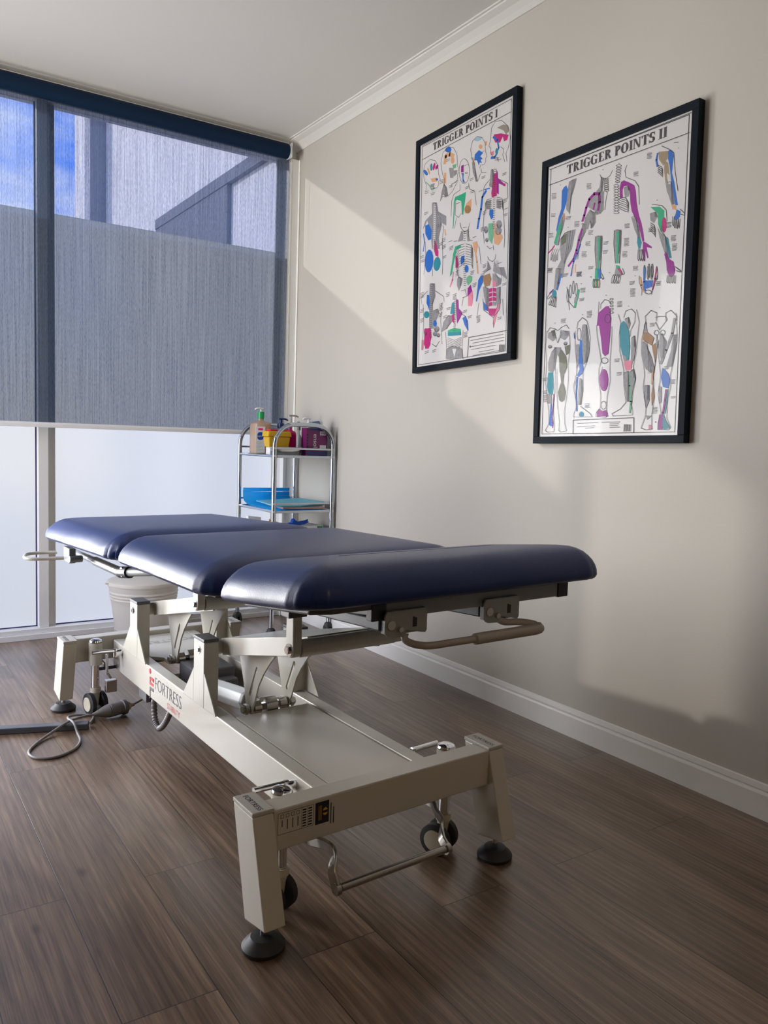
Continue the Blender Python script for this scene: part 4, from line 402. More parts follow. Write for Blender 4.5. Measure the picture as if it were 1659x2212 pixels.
# ---------------------------------------------------------------- framed posters
exec_colors = {'y': (.30, .29, .30), 'B': (.01, .14, .55), 'G': (.02, .40, .20), 'P': (.30, .0, .26), 'K': (.52, .01, .18), 'K2': (.75, .22, .32), 'T': (.01, .25, .32), 'o': (.72, .38, .20),
     'O': (.14, .14, .09), 'b': (.36, .27, .16), 'D': (.36, .19, .08), 'H': (.16, .45, .26), 'w': (.72, .70, .68), 'g': (.30, .27, .22), 'c': (.35, .52, .60), 'k': (.05, .045, .05), 't': (.12, .11, .12), 'r': (.6, .02, .05)}
PM = {k: mat('print_'+k, c, .5, noise_amt=(.35 if k == 'y' else .12), noise_scale=90) for k, c in exec_colors.items()}
M['paper'] = mat('poster_paper', (.74, .71, .70), .35, coat=.2)
PK = list(PM)
def letter(ch):
    """strokes of a bold serif capital in a unit-high box: list of polygons, and advance width"""
    S = []
    def q(*p): S.append(list(p))
    def stem(x, w=.235, a=0, b=1): q((x, a), (x+w, a), (x+w, b), (x, b))
    def serif(x0, x1, y): q((x0, y), (x1, y), (x1, y+.055), (x0, y+.055))
    def arc(cx, cy, rx, ry, a0, a1, wt, wn_, n=14):
        wt *= 1.3; wn_ *= 1.5
        o = []; i_ = []
        for k in range(n+1):
            a = math.radians(a0+(a1-a0)*k/n); th = wn_+(wt-wn_)*abs(math.cos(a))**1.3
            o.append((cx+rx*math.cos(a), cy+ry*math.sin(a))); i_.append((cx+(rx-th)*math.cos(a), cy+(ry-min(th, wn_+.02))*math.sin(a)))
        for k in range(n): q(o[k], o[k+1], i_[k+1], i_[k])
    if ch == 'T': stem(.27); q((0, .92), (.74, .92), (.74, 1), (0, 1)); q((0, .92), (.03, .72), (.07, .72), (.14, .92)); q((.74, .92), (.71, .72), (.67, .72), (.60, .92)); serif(.16, .58, 0); return S, .78
    if ch == 'I': stem(.12); serif(.02, .42, 0); serif(.02, .42, .945); return S, .46
    if ch in 'RP':
        stem(.12); serif(.02, .42, 0); serif(.02, .3, .945); arc(.36, .73, .33, .27, -90, 90, .2, .07); q((.3, .93), (.38, .93), (.38, 1), (.3, 1)); q((.3, .46), (.38, .46), (.38, .53), (.3, .53))
        if ch == 'R': q((.36, .5), (.55, .5), (.80, .04), (.58, .0)); serif(.56, .84, 0); return S, .86
        return S, .74
    if ch == 'E': stem(.12); q((.1, 0), (.66, 0), (.66, .07), (.1, .07)); q((.1, .93), (.64, .93), (.64, 1), (.1, 1)); q((.3, .47), (.52, .47), (.52, .54), (.3, .54)); q((.66, 0), (.70, .26), (.64, .26), (.55, .07)); q((.64, 1), (.66, .76), (.6, .76), (.54, .93)); serif(.02, .2, 0); serif(.02, .2, .945); return S, .74
    if ch == 'O': arc(.42, .5, .42, .52, 0, 360, .21, .06, 26); return S, .88
    if ch == 'G': arc(.42, .5, .42, .52, 40, 330, .21, .06, 22); stem(.58, .19, .02, .46); serif(.48, .86, .42); q((.70, .98), (.74, .98), (.78, .68), (.72, .68)); return S, .9
    if ch == 'N': q((.1, 0), (.16, 0), (.16, 1), (.1, 1)); q((.08, 1), (.30, 1), (.78, 0), (.60, 0)); q((.70, 0), (.77, 0), (.77, 1), (.70, 1)); serif(.0, .28, 0); serif(0, .2, .945); serif(.6, .88, .945); return S, .92
    if ch == 'S':
        arc(.33, .74, .29, .28, 30, 270, .19, .07, 12); arc(.33, .27, .31, .29, -150, 90, .19, .07, 12); q((.33, .45), (.33, .56), (.20, .56), (.20, .52)); q((.56, 1), (.60, 1), (.62, .68), (.57, .68)); q((.03, 0), (.07, 0), (.08, .32), (.03, .32)); return S, .68
    return S, .32
def poster(name, label, yc, zc, rot, data, title, th=.03):
    W2, H2, B = .325, .5087, .025
    def F(s, t, d):  # s right (towards the door), t up, d out of the wall
        dy = -s
        return Vector((-d, yc+dy*math.cos(rot)-t*math.sin(rot), zc+dy*math.sin(rot)+t*math.cos(rot)))
    root = thing(name, label, 'framed poster', (0, yc, zc-H2))
    bm = bmesh.new()
    for a in ((-W2, W2, -H2, -H2+B), (-W2, W2, H2-B, H2), (-W2, -W2+B, -H2+B, H2-B), (W2-B, W2, -H2+B, H2-B)):
        box(bm, a[0], a[1], a[2], a[3], .0015, th, F)
    bmesh.ops.recalc_face_normals(bm, faces=bm.faces)
    mesh_obj('frame', bm, M['frame'], root, bevel=.0015)
    bm = bmesh.new(); u, v_ = W2-B, H2-B
    add_faces(bm, [F(-u, -v_, .022), F(u, -v_, .022), F(u, v_, .022), F(-u, v_, .022)], [(0, 1, 2, 3)], 0)
    idx = {'y': 1}
    lay = 0
    def poly(pts, mi, d):
        vs = [bm.verts.new(F(a/1000, b/1000, d)) for a, b in pts]
        try:
            fc = bm.faces.new(vs); fc.material_index = mi
        except ValueError: return
    def stroke(pts, wd, mi, d):
        w_ = wd*.28
        for k in range(len(pts)-1):
            (x0, y0), (x1, y1) = pts[k], pts[k+1]; l = math.hypot(x1-x0, y1-y0)
            if l < 1e-6: continue
            nx, ny = -(y1-y0)/l*w_, (x1-x0)/l*w_; ex, ey = (x1-x0)/l*w_*.5, (y1-y0)/l*w_*.5
            poly([(x0+nx-ex, y0+ny-ey), (x0-nx-ex, y0-ny-ey), (x1-nx+ex, y1-ny+ey), (x1+nx+ex, y1+ny+ey)], mi, d)
    n_items = data.split(';')
    order = {'y': 0, 'O': 1, 'b': 1, 'g': 1}
    for k, it in enumerate(n_items):
        c, wd, ps = it.split(',')
        p = list(map(int, ps.split())); pts = list(zip(p[::2], p[1::2])); wd = float(wd)
        mi = 1+PK.index(c)
        base = .0221+k*4e-6 + (.0006 if c in 'kt' else 0)
        if wd: stroke(pts, wd*1.45, mi, base)
        else: poly(pts, mi, base)
        if c == 'y' and not wd and len(pts) > 4:      # fibre lines over the grey muscles
            cx = sum(a for a, b in pts)/len(pts)
            half = len(pts)//2
            for g in range(1, 4):
                f_ = g/4; q0 = [(a+(cx-a)*f_*.9, b) for a, b in pts[:half+1]]
                stroke(q0, 1.6, 1+PK.index('t' if g % 2 else 'k'), .0227+k*4e-6)
    # border lines
    kk = 1+PK.index('k')
    for q in (((-286, -474), (286, -474)), ((286, -474), (286, 474)), ((286, 474), (-286, 474)), ((-286, 474), (-286, -474))): stroke(list(q), 4, kk, .0229)
    # title
    widths = [letter(c)[1] for c in title]; tot = sum(widths)
    x = -208; k_ = 418/tot
    for c in title:
        S, aw = letter(c)
        for pg in S: poly([(x+a*k_, 434+b*31) for a, b in pg], kk, .02295+random.random()*1e-5)
        x += aw*k_
    o = mesh_obj('print', bm, [M['paper']]+[PM[k] for k in PK], root)
    for f in o.data.polygons:
        pass
    bm = bmesh.new(); add_faces(bm, [F(-u, -v_, .0245), F(u, -v_, .0245), F(u, v_, .0245), F(-u, v_, .0245)], [(0, 1, 2, 3)]); mesh_obj('glazing', bm, M['glazing'], root)
    bm = bmesh.new(); box(bm, -u-.01, u+.01, -v_-.01, v_+.01, .0005, .0015, F); bmesh.ops.recalc_face_normals(bm, faces=bm.faces); mesh_obj('backing', bm, M['board'], root)
poster('framed_poster', 'black-framed anatomical poster titled TRIGGER POINTS I, the farther and smaller looking one', -1.5602, 1.8631, -.0304, PRINT_A, 'TRIGGER POINTS I')
poster('framed_poster', 'black-framed anatomical poster titled TRIGGER POINTS II showing arms and legs', -2.3559, 1.5595, -.0198, PRINT_B, 'TRIGGER POINTS II')
# ---------------------------------------------------------------- treatment table
tt = thing('treatment_table', 'electric treatment table with navy vinyl cushions on a white steel base', 'treatment table', (_O[0], _O[1], 0))
YL = 1.667
def my(y, back): return YL-y if back else y
def part(name, bm, m, parent=tt, **k):
    bmesh.ops.recalc_face_normals(bm, faces=bm.faces)
    return mesh_obj(name, bm, m, parent, **k)
# side rails
rails = []
for s in (-1, 1):
    bm = bmesh.new(); box(bm, min(s*.162, s*.122), max(s*.162, s*.122), .068, YL-.068, .158, .262, T)
    rails.append(part('side_rail', bm, M['white'], bevel=.003))
for back in (0, 1):
    bm = bmesh.new(); a, b = sorted((my(.010, back), my(.066, back)))
    box(bm, -.302, .302, a, b, .190, .278, T)
    if not back: box(bm, -.157, .052, .02, .06, .184, .1895, T)
    cb = part('crossbar', bm, M['white'], bevel=.004)
    if not back:
        crossbar = cb
    for s in (-1, 1):
        x0, x1 = sorted((s*.3025, s*.350))
        bm = bmesh.new()
        hexa(bm, [(x0, my(-.050, back), .066), (x1, my(-.050, back), .066), (x1, my(.042, back), .048), (x0, my(.042, back), .048)],
                 [(x0, my(.012, back), .274), (x1, my(.012, back), .274), (x1, my(.105, back), .274), (x0, my(.105, back), .274)], T)
        lg = part('leg', bm, M['white'], bevel=.0025)
        bm = bmesh.new(); c0, c1 = sorted((my(.011, back), my(.106, back))); box(bm, x0-.001, x1+.001, c0, c1, .2745, .2835, T)
        cp = part('end_cap', bm, mat('worn_cap', (.52, .50, .46), .4, noise_amt=.15, noise_scale=60), lg, bevel=.002); cp['label'] = 'worn grey plastic cap'
        if True:
            yy0 = my(.092, back)
            def pl_(u, v_, s=s, x0=x0, back=back):
                if back: return T(x0+.012+v_, my(.02, 1)+(.0)-(-u)*-1, .2838)
                return T(x0+.016+v_, .095-u, .2838)
            bm = text_bm('FORTRESS', .017, pl_); part('lettering', bm, M['ink'], lg)
        bm = bmesh.new(); cx, cy = s*.3265, my(0.0, back)
        lathe(bm, [(.0, 0), (.041, 0), (.0445, .004), (.045, .010), (.041, .015), (.031, .023), (.027, .028), (.014, .030), (0, .030)], cx, cy, T)
        fp = part('levelling_foot', bm, M['rubber'], smooth=True)
        bm = bmesh.new(); tube(bm, [(cx, cy, .030), (cx, cy, .062)], .007, T); part('foot_stem', bm, M['chrome'], fp, smooth=True)
# deck panels
bm = bmesh.new(); box(bm, -.1165, .1165, .073, .600, .247, .2595, T); part('front_panel', bm, M['white'], bevel=.002)
bm = bmesh.new()
prism(bm, [(-.1195, 1.598), (-.1195, 1.30), (-.085, 1.265), (-.085, 1.215), (.0, 1.215), (.0, 1.30), (.1195, 1.30), (.1195, 1.598)], .250, .2625, 'z', T)
rp = part('rear_panel', bm, M['white'], bevel=.002)
bm = text_bm('FORTRESS', .055, lambda u, v_: T(.115-u*1.0, 1.50-v_, .2632) ); 
part('lettering', bm, mat('grey_letters', (.42, .42, .45), .5), rp)
# decal on the near rail
def railp(u, v_): return T(-.1628, 1.135-u, .178+v_)
bm = text_bm('FORTRESS', .060, lambda u, v_: railp(u*.90, v_+.022), .014); part('lettering', bm, mat('dark_letters', (.05, .05, .07), .5), rails[0])
bm = text_bm('STABILITY', .027, lambda u, v_: railp(.120+u*.9, v_-.008), .012); part('lettering', bm, M['redink'], rails[0])
bm = bmesh.new()
def dq(pts, d=.0005): add_faces(bm, [railp(a, b)+Vector((-d, 0, 0)) for a, b in pts], [tuple(range(len(pts)))])
dq([(-.045+.009*math.cos(t*.6283), .070+.009*math.sin(t*.6283)) for t in range(10)]); dq([(-.047, .052), (-.008, .052), (-.008, .043), (-.047, .043)]); dq([(-.047, .052), (-.038, .052), (-.038, .026), (-.047, .026)]); dq([(-.047, .034), (-.012, .034), (-.012, .025), (-.047, .025)]); dq([(-.020, .052), (-.008, .052), (-.008, .040), (-.020, .040)])
part('logo_mark', bm, M['redink'], rails[0])
bm = bmesh.new(); dq([(-.046, .018), (-.008, .018), (-.008, .008), (-.036, .008), (-.046, -.002)]); dq([(-.046, .012), (-.040, .012), (-.040, -.022), (-.046, -.022)])
part('logo_mark', bm, M['dgrey'], rails[0])
# stickers on the front crossbar
def fb(x, z): return T(x, .0092, z)
bm = bmesh.new(); add_faces(bm, [fb(-.296, .222), fb(-.207, .222), fb(-.207, .272), fb(-.296, .272)], [(0, 1, 2, 3)])
stk = part('sticker', bm, mat('sticker_paper', (.62, .58, .50), .5), crossbar); stk['label'] = 'white service sticker with check boxes'
bm = bmesh.new()
def fq(x0, x1, z0, z1, d=.0003): add_faces(bm, [fb(x0, z0)+Vector((0, -d, 0)), fb(x1, z0)+Vector((0, -d, 0)), fb(x1, z1)+Vector((0, -d, 0)), fb(x0, z1)+Vector((0, -d, 0))], [(0, 1, 2, 3)])
def frame_(x0, x1, z0, z1, w_=.001):
    fq(x0, x1, z0, z0+w_); fq(x0, x1, z1-w_, z1); fq(x0, x0+w_, z0, z1); fq(x1-w_, x1, z0, z1)
frame_(-.294, -.209, .224, .270)
for k in range(4): frame_(-.288+k*.0125, -.280+k*.0125, .258, .266); fq(-.285+k*.0125, -.283+k*.0125, .233 if k else .240, .254)
fq(-.238, -.2372, .224, .270); fq(-.224, -.2232, .224, .270)
for k in range(7): fq(-.2355, -.2265, .2275+k*.0058, .2305+k*.0058); fq(-.2215, -.2125, .2275+k*.0058, .2305+k*.0058)
for k in range(2): fq(-.166-.0+k*.007, -.1640+k*.007, .216, .262 - k*.01)
part('sticker_print', bm, M['ink'], stk)
bm = bmesh.new(); add_faces(bm, [fb(-.204, .222), fb(-.170, .222), fb(-.170, .270), fb(-.204, .270)], [(0, 1, 2, 3)])
s2 = part('sticker', bm, M['ink'], crossbar); s2['label'] = 'black sticker with a gold ring mark'
bm = bmesh.new()
for a0, a1 in ((20, 160), (200, 340)):
    pts = []
    for k in range(9):
        a = math.radians(a0+(a1-a0)*k/8); pts.append((-.1795+.0065*math.cos(a), .247+.0085*math.sin(a)))
    add_faces(bm, [fb(*p)+Vector((0, -.0004, 0)) for p in pts], [tuple(range(len(pts)))]); part('ring_mark', bm, M['gold'], s2); bm = bmesh.new()
for k in range(3): fq(-.1900-k*.003, -.1890-k*.003, .230, .262)
part('sticker_print', bm, M['gold'], s2)
# posts with gussets
def bolt(bm, x, y, z, r=.009, s=-1, l=.006):
    tube(bm, [(x, y, z), (x+s*.0015, y, z)], r*1.25, T, n=18); tube(bm, [(x, y, z), (x+s*l, y, z)], r*.75, T, n=6)
for s in (-1, 1):
    for y0, y1 in ((.703, .780), (1.295, 1.373)):
        x0, x1 = sorted((s*.125, s*.170))
        bm = bmesh.new(); box(bm, x0, x1, y0, y1, .2625, .450, T)
        xa, xb = sorted((s*.1645, s*.1695))
        prism(bm, [(y0+.0003, .2625), (y0-.085, .2625), (y0-.081, .268), (y0+.0003, .365)], xa, xb, 'x', T)
        prism(bm, [(y1-.0003, .2625), (y1+.085, .2625), (y1+.081, .268), (y1-.0003, .365)], xa, xb, 'x', T)
        po = part('post', bm, M['white'], bevel=.002)
        bm = bmesh.new(); box(bm, x0-.001, x1+.001, y0-.001, y1+.001, .4505, .4600, T); c = part('post_cap', bm, M['dgrey'], po, bevel=.002); c['label'] = 'dark grey plastic cap'
        bm = bmesh.new(); bolt(bm, s*.1705, (y0+y1)/2, .424, s=s); part('bolt', bm, M['chrome'], po, smooth=True)
# lift levers
for i, (yp, yh) in enumerate(((.742, .215), (1.335, .790))):
    zp, zh = .424, .545
    dy, dz = yh-yp, zh-zp; ln = math.hypot(dy, dz); uy_, uz_ = dy/ln, dz/ln; ny, nz = -uz_, uy_
    if nz < 0: ny, nz = -ny, -nz
    bm = bmesh.new()
    tube(bm, [(-.1245, yp, zp), (.1245, yp, zp)], .021, T, n=22)
    tube(bm, [(-.138, yh, zh), (.138, yh, zh)], .021, T, n=22)
    t = .024
    A = (yp+uy_*.012, zp+uz_*.012); Bp = (yh-uy_*.012, zh-uz_*.012)
    pg = [(A[0]-ny*t, A[1]-nz*t), (A[0]+ny*t, A[1]+nz*t), (Bp[0]+ny*t, Bp[1]+nz*t), (Bp[0]-ny*t, Bp[1]-nz*t)]
    prism(bm, pg, -.104, -.098, 'x', T); prism(bm, pg, .098, .104, 'x', T)
    pt = [(A[0]+ny*(t-.004), A[1]+nz*(t-.004)), (A[0]+ny*t, A[1]+nz*t), (Bp[0]+ny*t, Bp[1]+nz*t), (Bp[0]+ny*(t-.004), Bp[1]+nz*(t-.004))]
    prism(bm, pt, -.0975, .0975, 'x', T)
    lv = part('lift_lever', bm, M['white'], smooth=True, bevel=.0015)
    # slotted sector plates hanging under the lever
    py, pz = yp-.115, .266
    for s in (-1, 1):
        bm = bmesh.new(); x0 = s*.060
        poly = [(yp-.045, .412), (yp-.080, .320), (yp-.093, .272), (yp-.110, .252), (yp-.125, .252), (yp-.144, .290), (yp-.158, .320), (yp-.171, .349), (yp-.200, .388), (yp-.238, .428), (yp-.265, .452)]
        sl = []; n = 22; c0 = Vector((yp-.165+.006, .392)); c1 = Vector((yp-.113-.004, .309)); dd = (c1-c0).normalized(); pn = Vector((-dd.y, dd.x))*.0062
        for k in range(11): a = PI*k/10; sl.append(tuple(c0+pn*math.cos(a)-dd*math.sin(a)*.006))
        for k in range(11): a = PI*k/10; sl.append(tuple(c1-pn*math.cos(a)+dd*math.sin(a)*.006))
        bm2 = bmesh.new()
        ov = [bm2.verts.new((a, b, 0)) for a, b in poly]; iv = [bm2.verts.new((a, b, 0)) for a, b in sl]
        es = [bm2.edges.new((ov[k], ov[(k+1) % len(ov)])) for k in range(len(ov))]+[bm2.edges.new((iv[k], iv[(k+1) % n])) for k in range(n)]
        bmesh.ops.triangle_fill(bm2, edges=es, use_beauty=True)
        r_ = bmesh.ops.extrude_face_region(bm2, geom=list(bm2.faces))
        for v in r_['geom']:
            if isinstance(v, bmesh.types.BMVert): v.co.z = .005
        for v in bm2.verts: v.co = T(x0+v.co.z-.0025, v.co.x, v.co.y)
        bm.free(); part('sector_plate', bm2, M['white'], lv)
    bm = bmesh.new(); tube(bm, [(-.085, py, pz), (.085, py, pz)], .011, T, n=6); tube(bm, [(-.018, py, pz), (.018, py, pz)], .026, T, n=20); tube(bm, [(-.052, py, pz), (-.030, py, pz)], .019, T, n=18); tube(bm, [(.030, py, pz), (.052, py, pz)], .019, T, n=18)
    tube(bm, [(-.078, py, pz), (-.068, py, pz)], .016, T, n=6); tube(bm, [(.068, py, pz), (.078, py, pz)], .016, T, n=6)
    part('lever_pin', bm, M['steel'], lv, smooth=True)
    # hangers carrying the top
    for s in (-1, 1):
        x0, x1 = sorted((s*.139, s*.163))
        bm = bmesh.new()
        pts = [(yh+.019*math.cos(a), zh+.019*math.sin(a)) for a in [PI+PI*k/10 for k in range(11)]]+[(yh+.017, .672), (yh-.017, .672)]
        prism(bm, pts, x0, x1, 'x', T)
        hg = part('hanger', bm, M['white'], bevel=.003)
        bm = bmesh.new(); bolt(bm, s*.1635, yh, zh, .012, s=s, l=.008); part('bolt', bm, M['chrome'], hg, smooth=True)
# actuator
bm = bmesh.new(); ya = .745
tube(bm, [(0, ya, .243), (0, ya+.012, .241), (0, ya+.30, .203)], [.030, .035, .035], T, n=8)
ac = part('actuator', bm, mat('actuator_grey', (.46, .48, .48), .4), smooth=False, bevel=.003)
bm = bmesh.new(); tube(bm, [(0, .655, .262), (0, ya-.001, .2445)], .010, T, n=16); part('actuator_rod', bm, M['chrome'], ac, smooth=True)
bm = bmesh.new(); box(bm, -.05, .09, 1.05, 1.21, .15, .262, T); box(bm, -.04, .08, 1.0, 1.05, .17, .235, T); part('motor_box', bm, M['dgrey'], bevel=.006)
bm = bmesh.new(); box(bm, -.1195, .1195, 1.22, 1.26, .150, .20, T); part('inner_crossmember', bm, M['white'], bevel=.003)
# upper frame under the cushions
bm = bmesh.new()
for s in (-1, 1):
    x0, x1 = sorted((s*.135, s*.165)); box(bm, x0, x1, .21, 1.10, .646, .6715, T)
box(bm, -.134, .134, .25, .28, .646, .6715, T); box(bm, -.134, .134, .97, 1.0, .646, .6715, T)
part('upper_frame', bm, M['grey'], bevel=.003)
# ---- cushions
def cushion(name, xc, xs, y0, y1, zb0, zb1, th, rc, board_in=.055, wr=0, dip=None):
    """soft slab: zb0/zb1 underside heights at y0/y1 (centre line), xs half width"""
    def plan(inset, n=14):
        X, Y0, Y1 = xs-inset, y0+inset, y1-inset; r = max(rc-inset, .012); pts = []
        for cx, cy, a0 in ((X-r, Y0+r, -90), (X-r, Y1-r, 0), (-X+r, Y1-r, 90), (-X+r, Y0+r, 180)):
            for k in range(n): a = math.radians(a0+90*k/(n-1)); pts.append((cx+r*math.cos(a), cy+r*math.sin(a)))
        # subdivide the straight runs
        out = []
        N = len(pts)
        for k in range(N):
            a = pts[k]; b = pts[(k+1) % N]; out.append(a)
            if (k+1) % n == 0:
                for j in range(1, 14): out.append((a[0]+(b[0]-a[0])*j/14, a[1]+(b[1]-a[1])*j/14))
        return out
    zb = lambda y: zb0+(zb1-zb0)*(y-y0)/(y1-y0)
    prof = [(.030, .000), (.011, -.001), (.004, .003), (.0, .010), (.001, .020), (.005, .032), (.012, .044), (.0215, .055), (.034, .0655), (.049, .0735), (.066, .0790), (.086, .0825), (.115, .0850), (.15, .0865), (.20, .0875), (.26, .088)]
    prof = [(a, b*th/.088) for a, b in prof]
    bm = bmesh.new(); rings = []
    for inset, z in prof:
        P = plan(min(inset, min(xs, (y1-y0)/2)-.02)); ring = []
        for k, (x, y) in enumerate(P):
            zz = z; xx, yy = x, y
            if wr and inset < .02 and z < th*.6:     # gathered vinyl near the seam
                ang = math.atan2(y-(y0+y1)/2, x); 
                cor = max(0, 1-min(math.hypot(abs(x)-xs, y-y0), math.hypot(abs(x)-xs, y-y1))/.11)
                g = wr*(cor*math.sin(k*2.1)*.0048+noise.noise(Vector((x*9, y*9, z*14)))*.003)
                nx_, ny_ = (x/xs if abs(x) > xs-.02 else 0), ((1 if y > (y0+y1)/2 else -1) if (y < y0+.02 or y > y1-.02) else 0)
                xx += nx_*g; yy += ny_*g
            if dip:
                d = math.hypot((x-dip[0])/dip[2], (y-dip[1])/dip[3])
                if z > th*.8 and d < 1: zz -= dip[4]*(1-d*d)
            ring.append(bm.verts.new(T(xx+xc, yy, zb(y)+zz)))
        rings.append(ring)
    for a, b in zip(rings, rings[1:]):
        n = len(a)
        for k in range(n): bm.faces.new((a[k], a[(k+1) % n], b[(k+1) % n], b[k]))
    bm.faces.new(rings[0][::-1]); bm.faces.new(rings[-1])
    cu = part(name, bm, M['vinyl'], smooth=True)
    bm = bmesh.new(); b = board_in
    P = [(xs-b, y0+b+.03), (xs-b, y1-b), (-xs+b, y1-b), (-xs+b, y0+b+.03), (-xs+b+.03, y0+b), (xs-b-.03, y0+b)]
    p = [T(x+xc, y, zb(y)-.016) for x, y in P]+[T(x+xc, y, zb(y)-.0012) for x, y in P]; n = len(P)
    add_faces(bm, p, [tuple(range(n))[::-1], tuple(range(n, 2*n))]+[(i, (i+1) % n, n+(i+1) % n, n+i) for i in range(n)])
    part('support_board', bm, M['dgrey'], cu, bevel=.004)
    return cu
cA = cushion('leg_cushion', -.014, .364, .885, 1.775, .671, .636, .082, .080, wr=1.6)
cB = cushion('middle_cushion', -.002, .382, .178, .868, .690, .676, .081, .085, wr=1)
cC = cushion('head_cushion', .018, .402, -.242, .168, .743, .692, .084, .080, wr=1)
# ---- rear section: gas strut, knob, handle
bm = bmesh.new(); tube(bm, [(-.27, 1.80, .582), (-.27, 1.15, .592)], .012, T); tube(bm, [(-.27, 1.44, .5875), (-.27, 1.15, .592)], .016, T)
gs = part('gas_strut', bm, M['steel'], smooth=True)
bm = bmesh.new(); tube(bm, [(-.285, 1.10, .602), (-.255, 1.10, .602)], .016, T, n=8); tube(bm, [(-.27, 1.149, .593), (-.27, 1.06, .606)], .019, T, n=10); part('clamp_knob', bm, M['black'], gs, smooth=True)
bm = bmesh.new(); tube(bm, [(-.27, 1.059, .606), (-.24, .90, .630)], .013, T); part('strut_socket', bm, M['grey'], gs, smooth=True)
bm = bmesh.new(); box(bm, -.345, -.322, 1.50, 1.58, .575, .627, T); tube(bm, [(-.345, 1.50, .590), (-.30, 1.50, .590)], .012, T); hb = part('handle_bracket', bm, M['grey'], bevel=.003)
bm = bmesh.new(); tube(bm, smooth_path([(-.336, 1.582, .584), (-.40, 1.60, .582), (-.448, 1.615, .582), (-.462, 1.65, .584), (-.44, 1.70, .588), (-.39, 1.70, .590), (-.345, 1.68, .592)]), .006, T); part('release_handle', bm, M['white'], hb, smooth=True)
# ---- head section under-frame
bm = bmesh.new(); box(bm, -.178, .300, -.188, -.172, .700, .730, T); part('front_bar', bm, M['grey'], bevel=.0015)
for x0, x1 in ((-.212, -.1785), (.3005, .334)):
    bm = bmesh.new(); box(bm, x0, x1, -.190, -.170, .698, .731, T); c = part('bar_end_cap', bm, M['black'], bevel=.002); c['label'] = 'black square end cap'
for x0, x1 in ((-.208, -.183), (.305, .330)):
    bm = bmesh.new(); hexa(bm, [(x0, -.1695, .706), (x1, -.1695, .706), (x1, .20, .664), (x0, .20, .664)], [(x0, -.1695, .729), (x1, -.1695, .729), (x1, .20, .686), (x0, .20, .686)], T)
    part('head_frame_tube', bm, M['grey'], bevel=.002)
for x0 in (-.184, .070):
    bm = bmesh.new()
    z0, z1 = .668, .7165
    def ring(cx, cz, r, a0, a1, n=6): return [(cx+r*math.cos(math.radians(a0+(a1-a0)*k/n)), cz+r*math.sin(math.radians(a0+(a1-a0)*k/n))) for k in range(n+1)]
    pg = [(x0-.004, .706)]+ring(x0+.012, .682, .016, 180, 270)+ring(x0+.038, .670, .006, 240, 300)+[(x0+.046, .677), (x0+.094, .667), (x0+.098, .672), (x0+.098, .704), (x0+.094, .7165), (x0, .7165)]
    prism(bm, pg, -.200, -.1945, 'y', T)
    box(bm, x0+.047, x0+.097, -.1945, -.160, .6695, .716, T)
    box(bm, x0, x0+.030, -.1945, -.182, .672, .6995, T)
    br = part('hinge_bracket', bm, M['grey'], bevel=.0015)
    bm = bmesh.new(); tube(bm, [(x0+.010, -.2005, .690), (x0+.010, -.203, .690)], .009, T, n=20); tube(bm, [(x0+.030, -.2005, .681), (x0+.030, -.208, .681)], .0055, T, n=8); part('pivot_pin', bm, M['steel'], br, smooth=True)
    bm = bmesh.new(); prism(bm, [(x0+.062, .682), (x0+.072, .682), (x0+.072, .699), (x0+.062, .702)], -.2007, -.2002, 'y', T); part('slot_shadow_insert', bm, M['black'], br)
for x, xb in ((-.174, -.205), (.083, .045)):
    bm = bmesh.new()
    hexa(bm, [(x-.014, -.181, .676), (x+.002, -.181, .676), (x+.002, .24, .648), (x-.014, .24, .648)], [(x-.014, -.181, .700), (x+.002, -.181, .700), (x+.002, .24, .668), (x-.014, .24, .668)], T)
    part('support_arm', bm, M['navytube'], bevel=.003)
bm = bmesh.new()
hp = smooth_path([(-.128, -.185, .667), (-.130, -.188, .655), (-.118, -.205, .648), (-.095, -.225, .6475), (-.04, -.235, .650), (.03, -.237, .650)], 6)
tube(bm, hp, .0072, T)
tube(bm, smooth_path([(.005, -.237, .650), (.02, -.237, .650), (.05, -.237, .650), (.12, -.238, .650), (.185, -.238, .650), (.196, -.232, .651), (.194, -.22, .656), (.165, -.206, .661), (.13, -.197, .663), (.118, -.190, .668)], 6), [.0072, .0090]+[.0115]*1+[.0115]*22+[.0110]*8+[.0075]*(55-33), T)
part('grab_handle', bm, mat('tan_grey_coat', (.36, .33, .30), .4), smooth=True)
bm = bmesh.new(); box(bm, -.212, -.165, .13, .17, .640, .655, T); part('under_block', bm, M['dgrey'], bevel=.002)
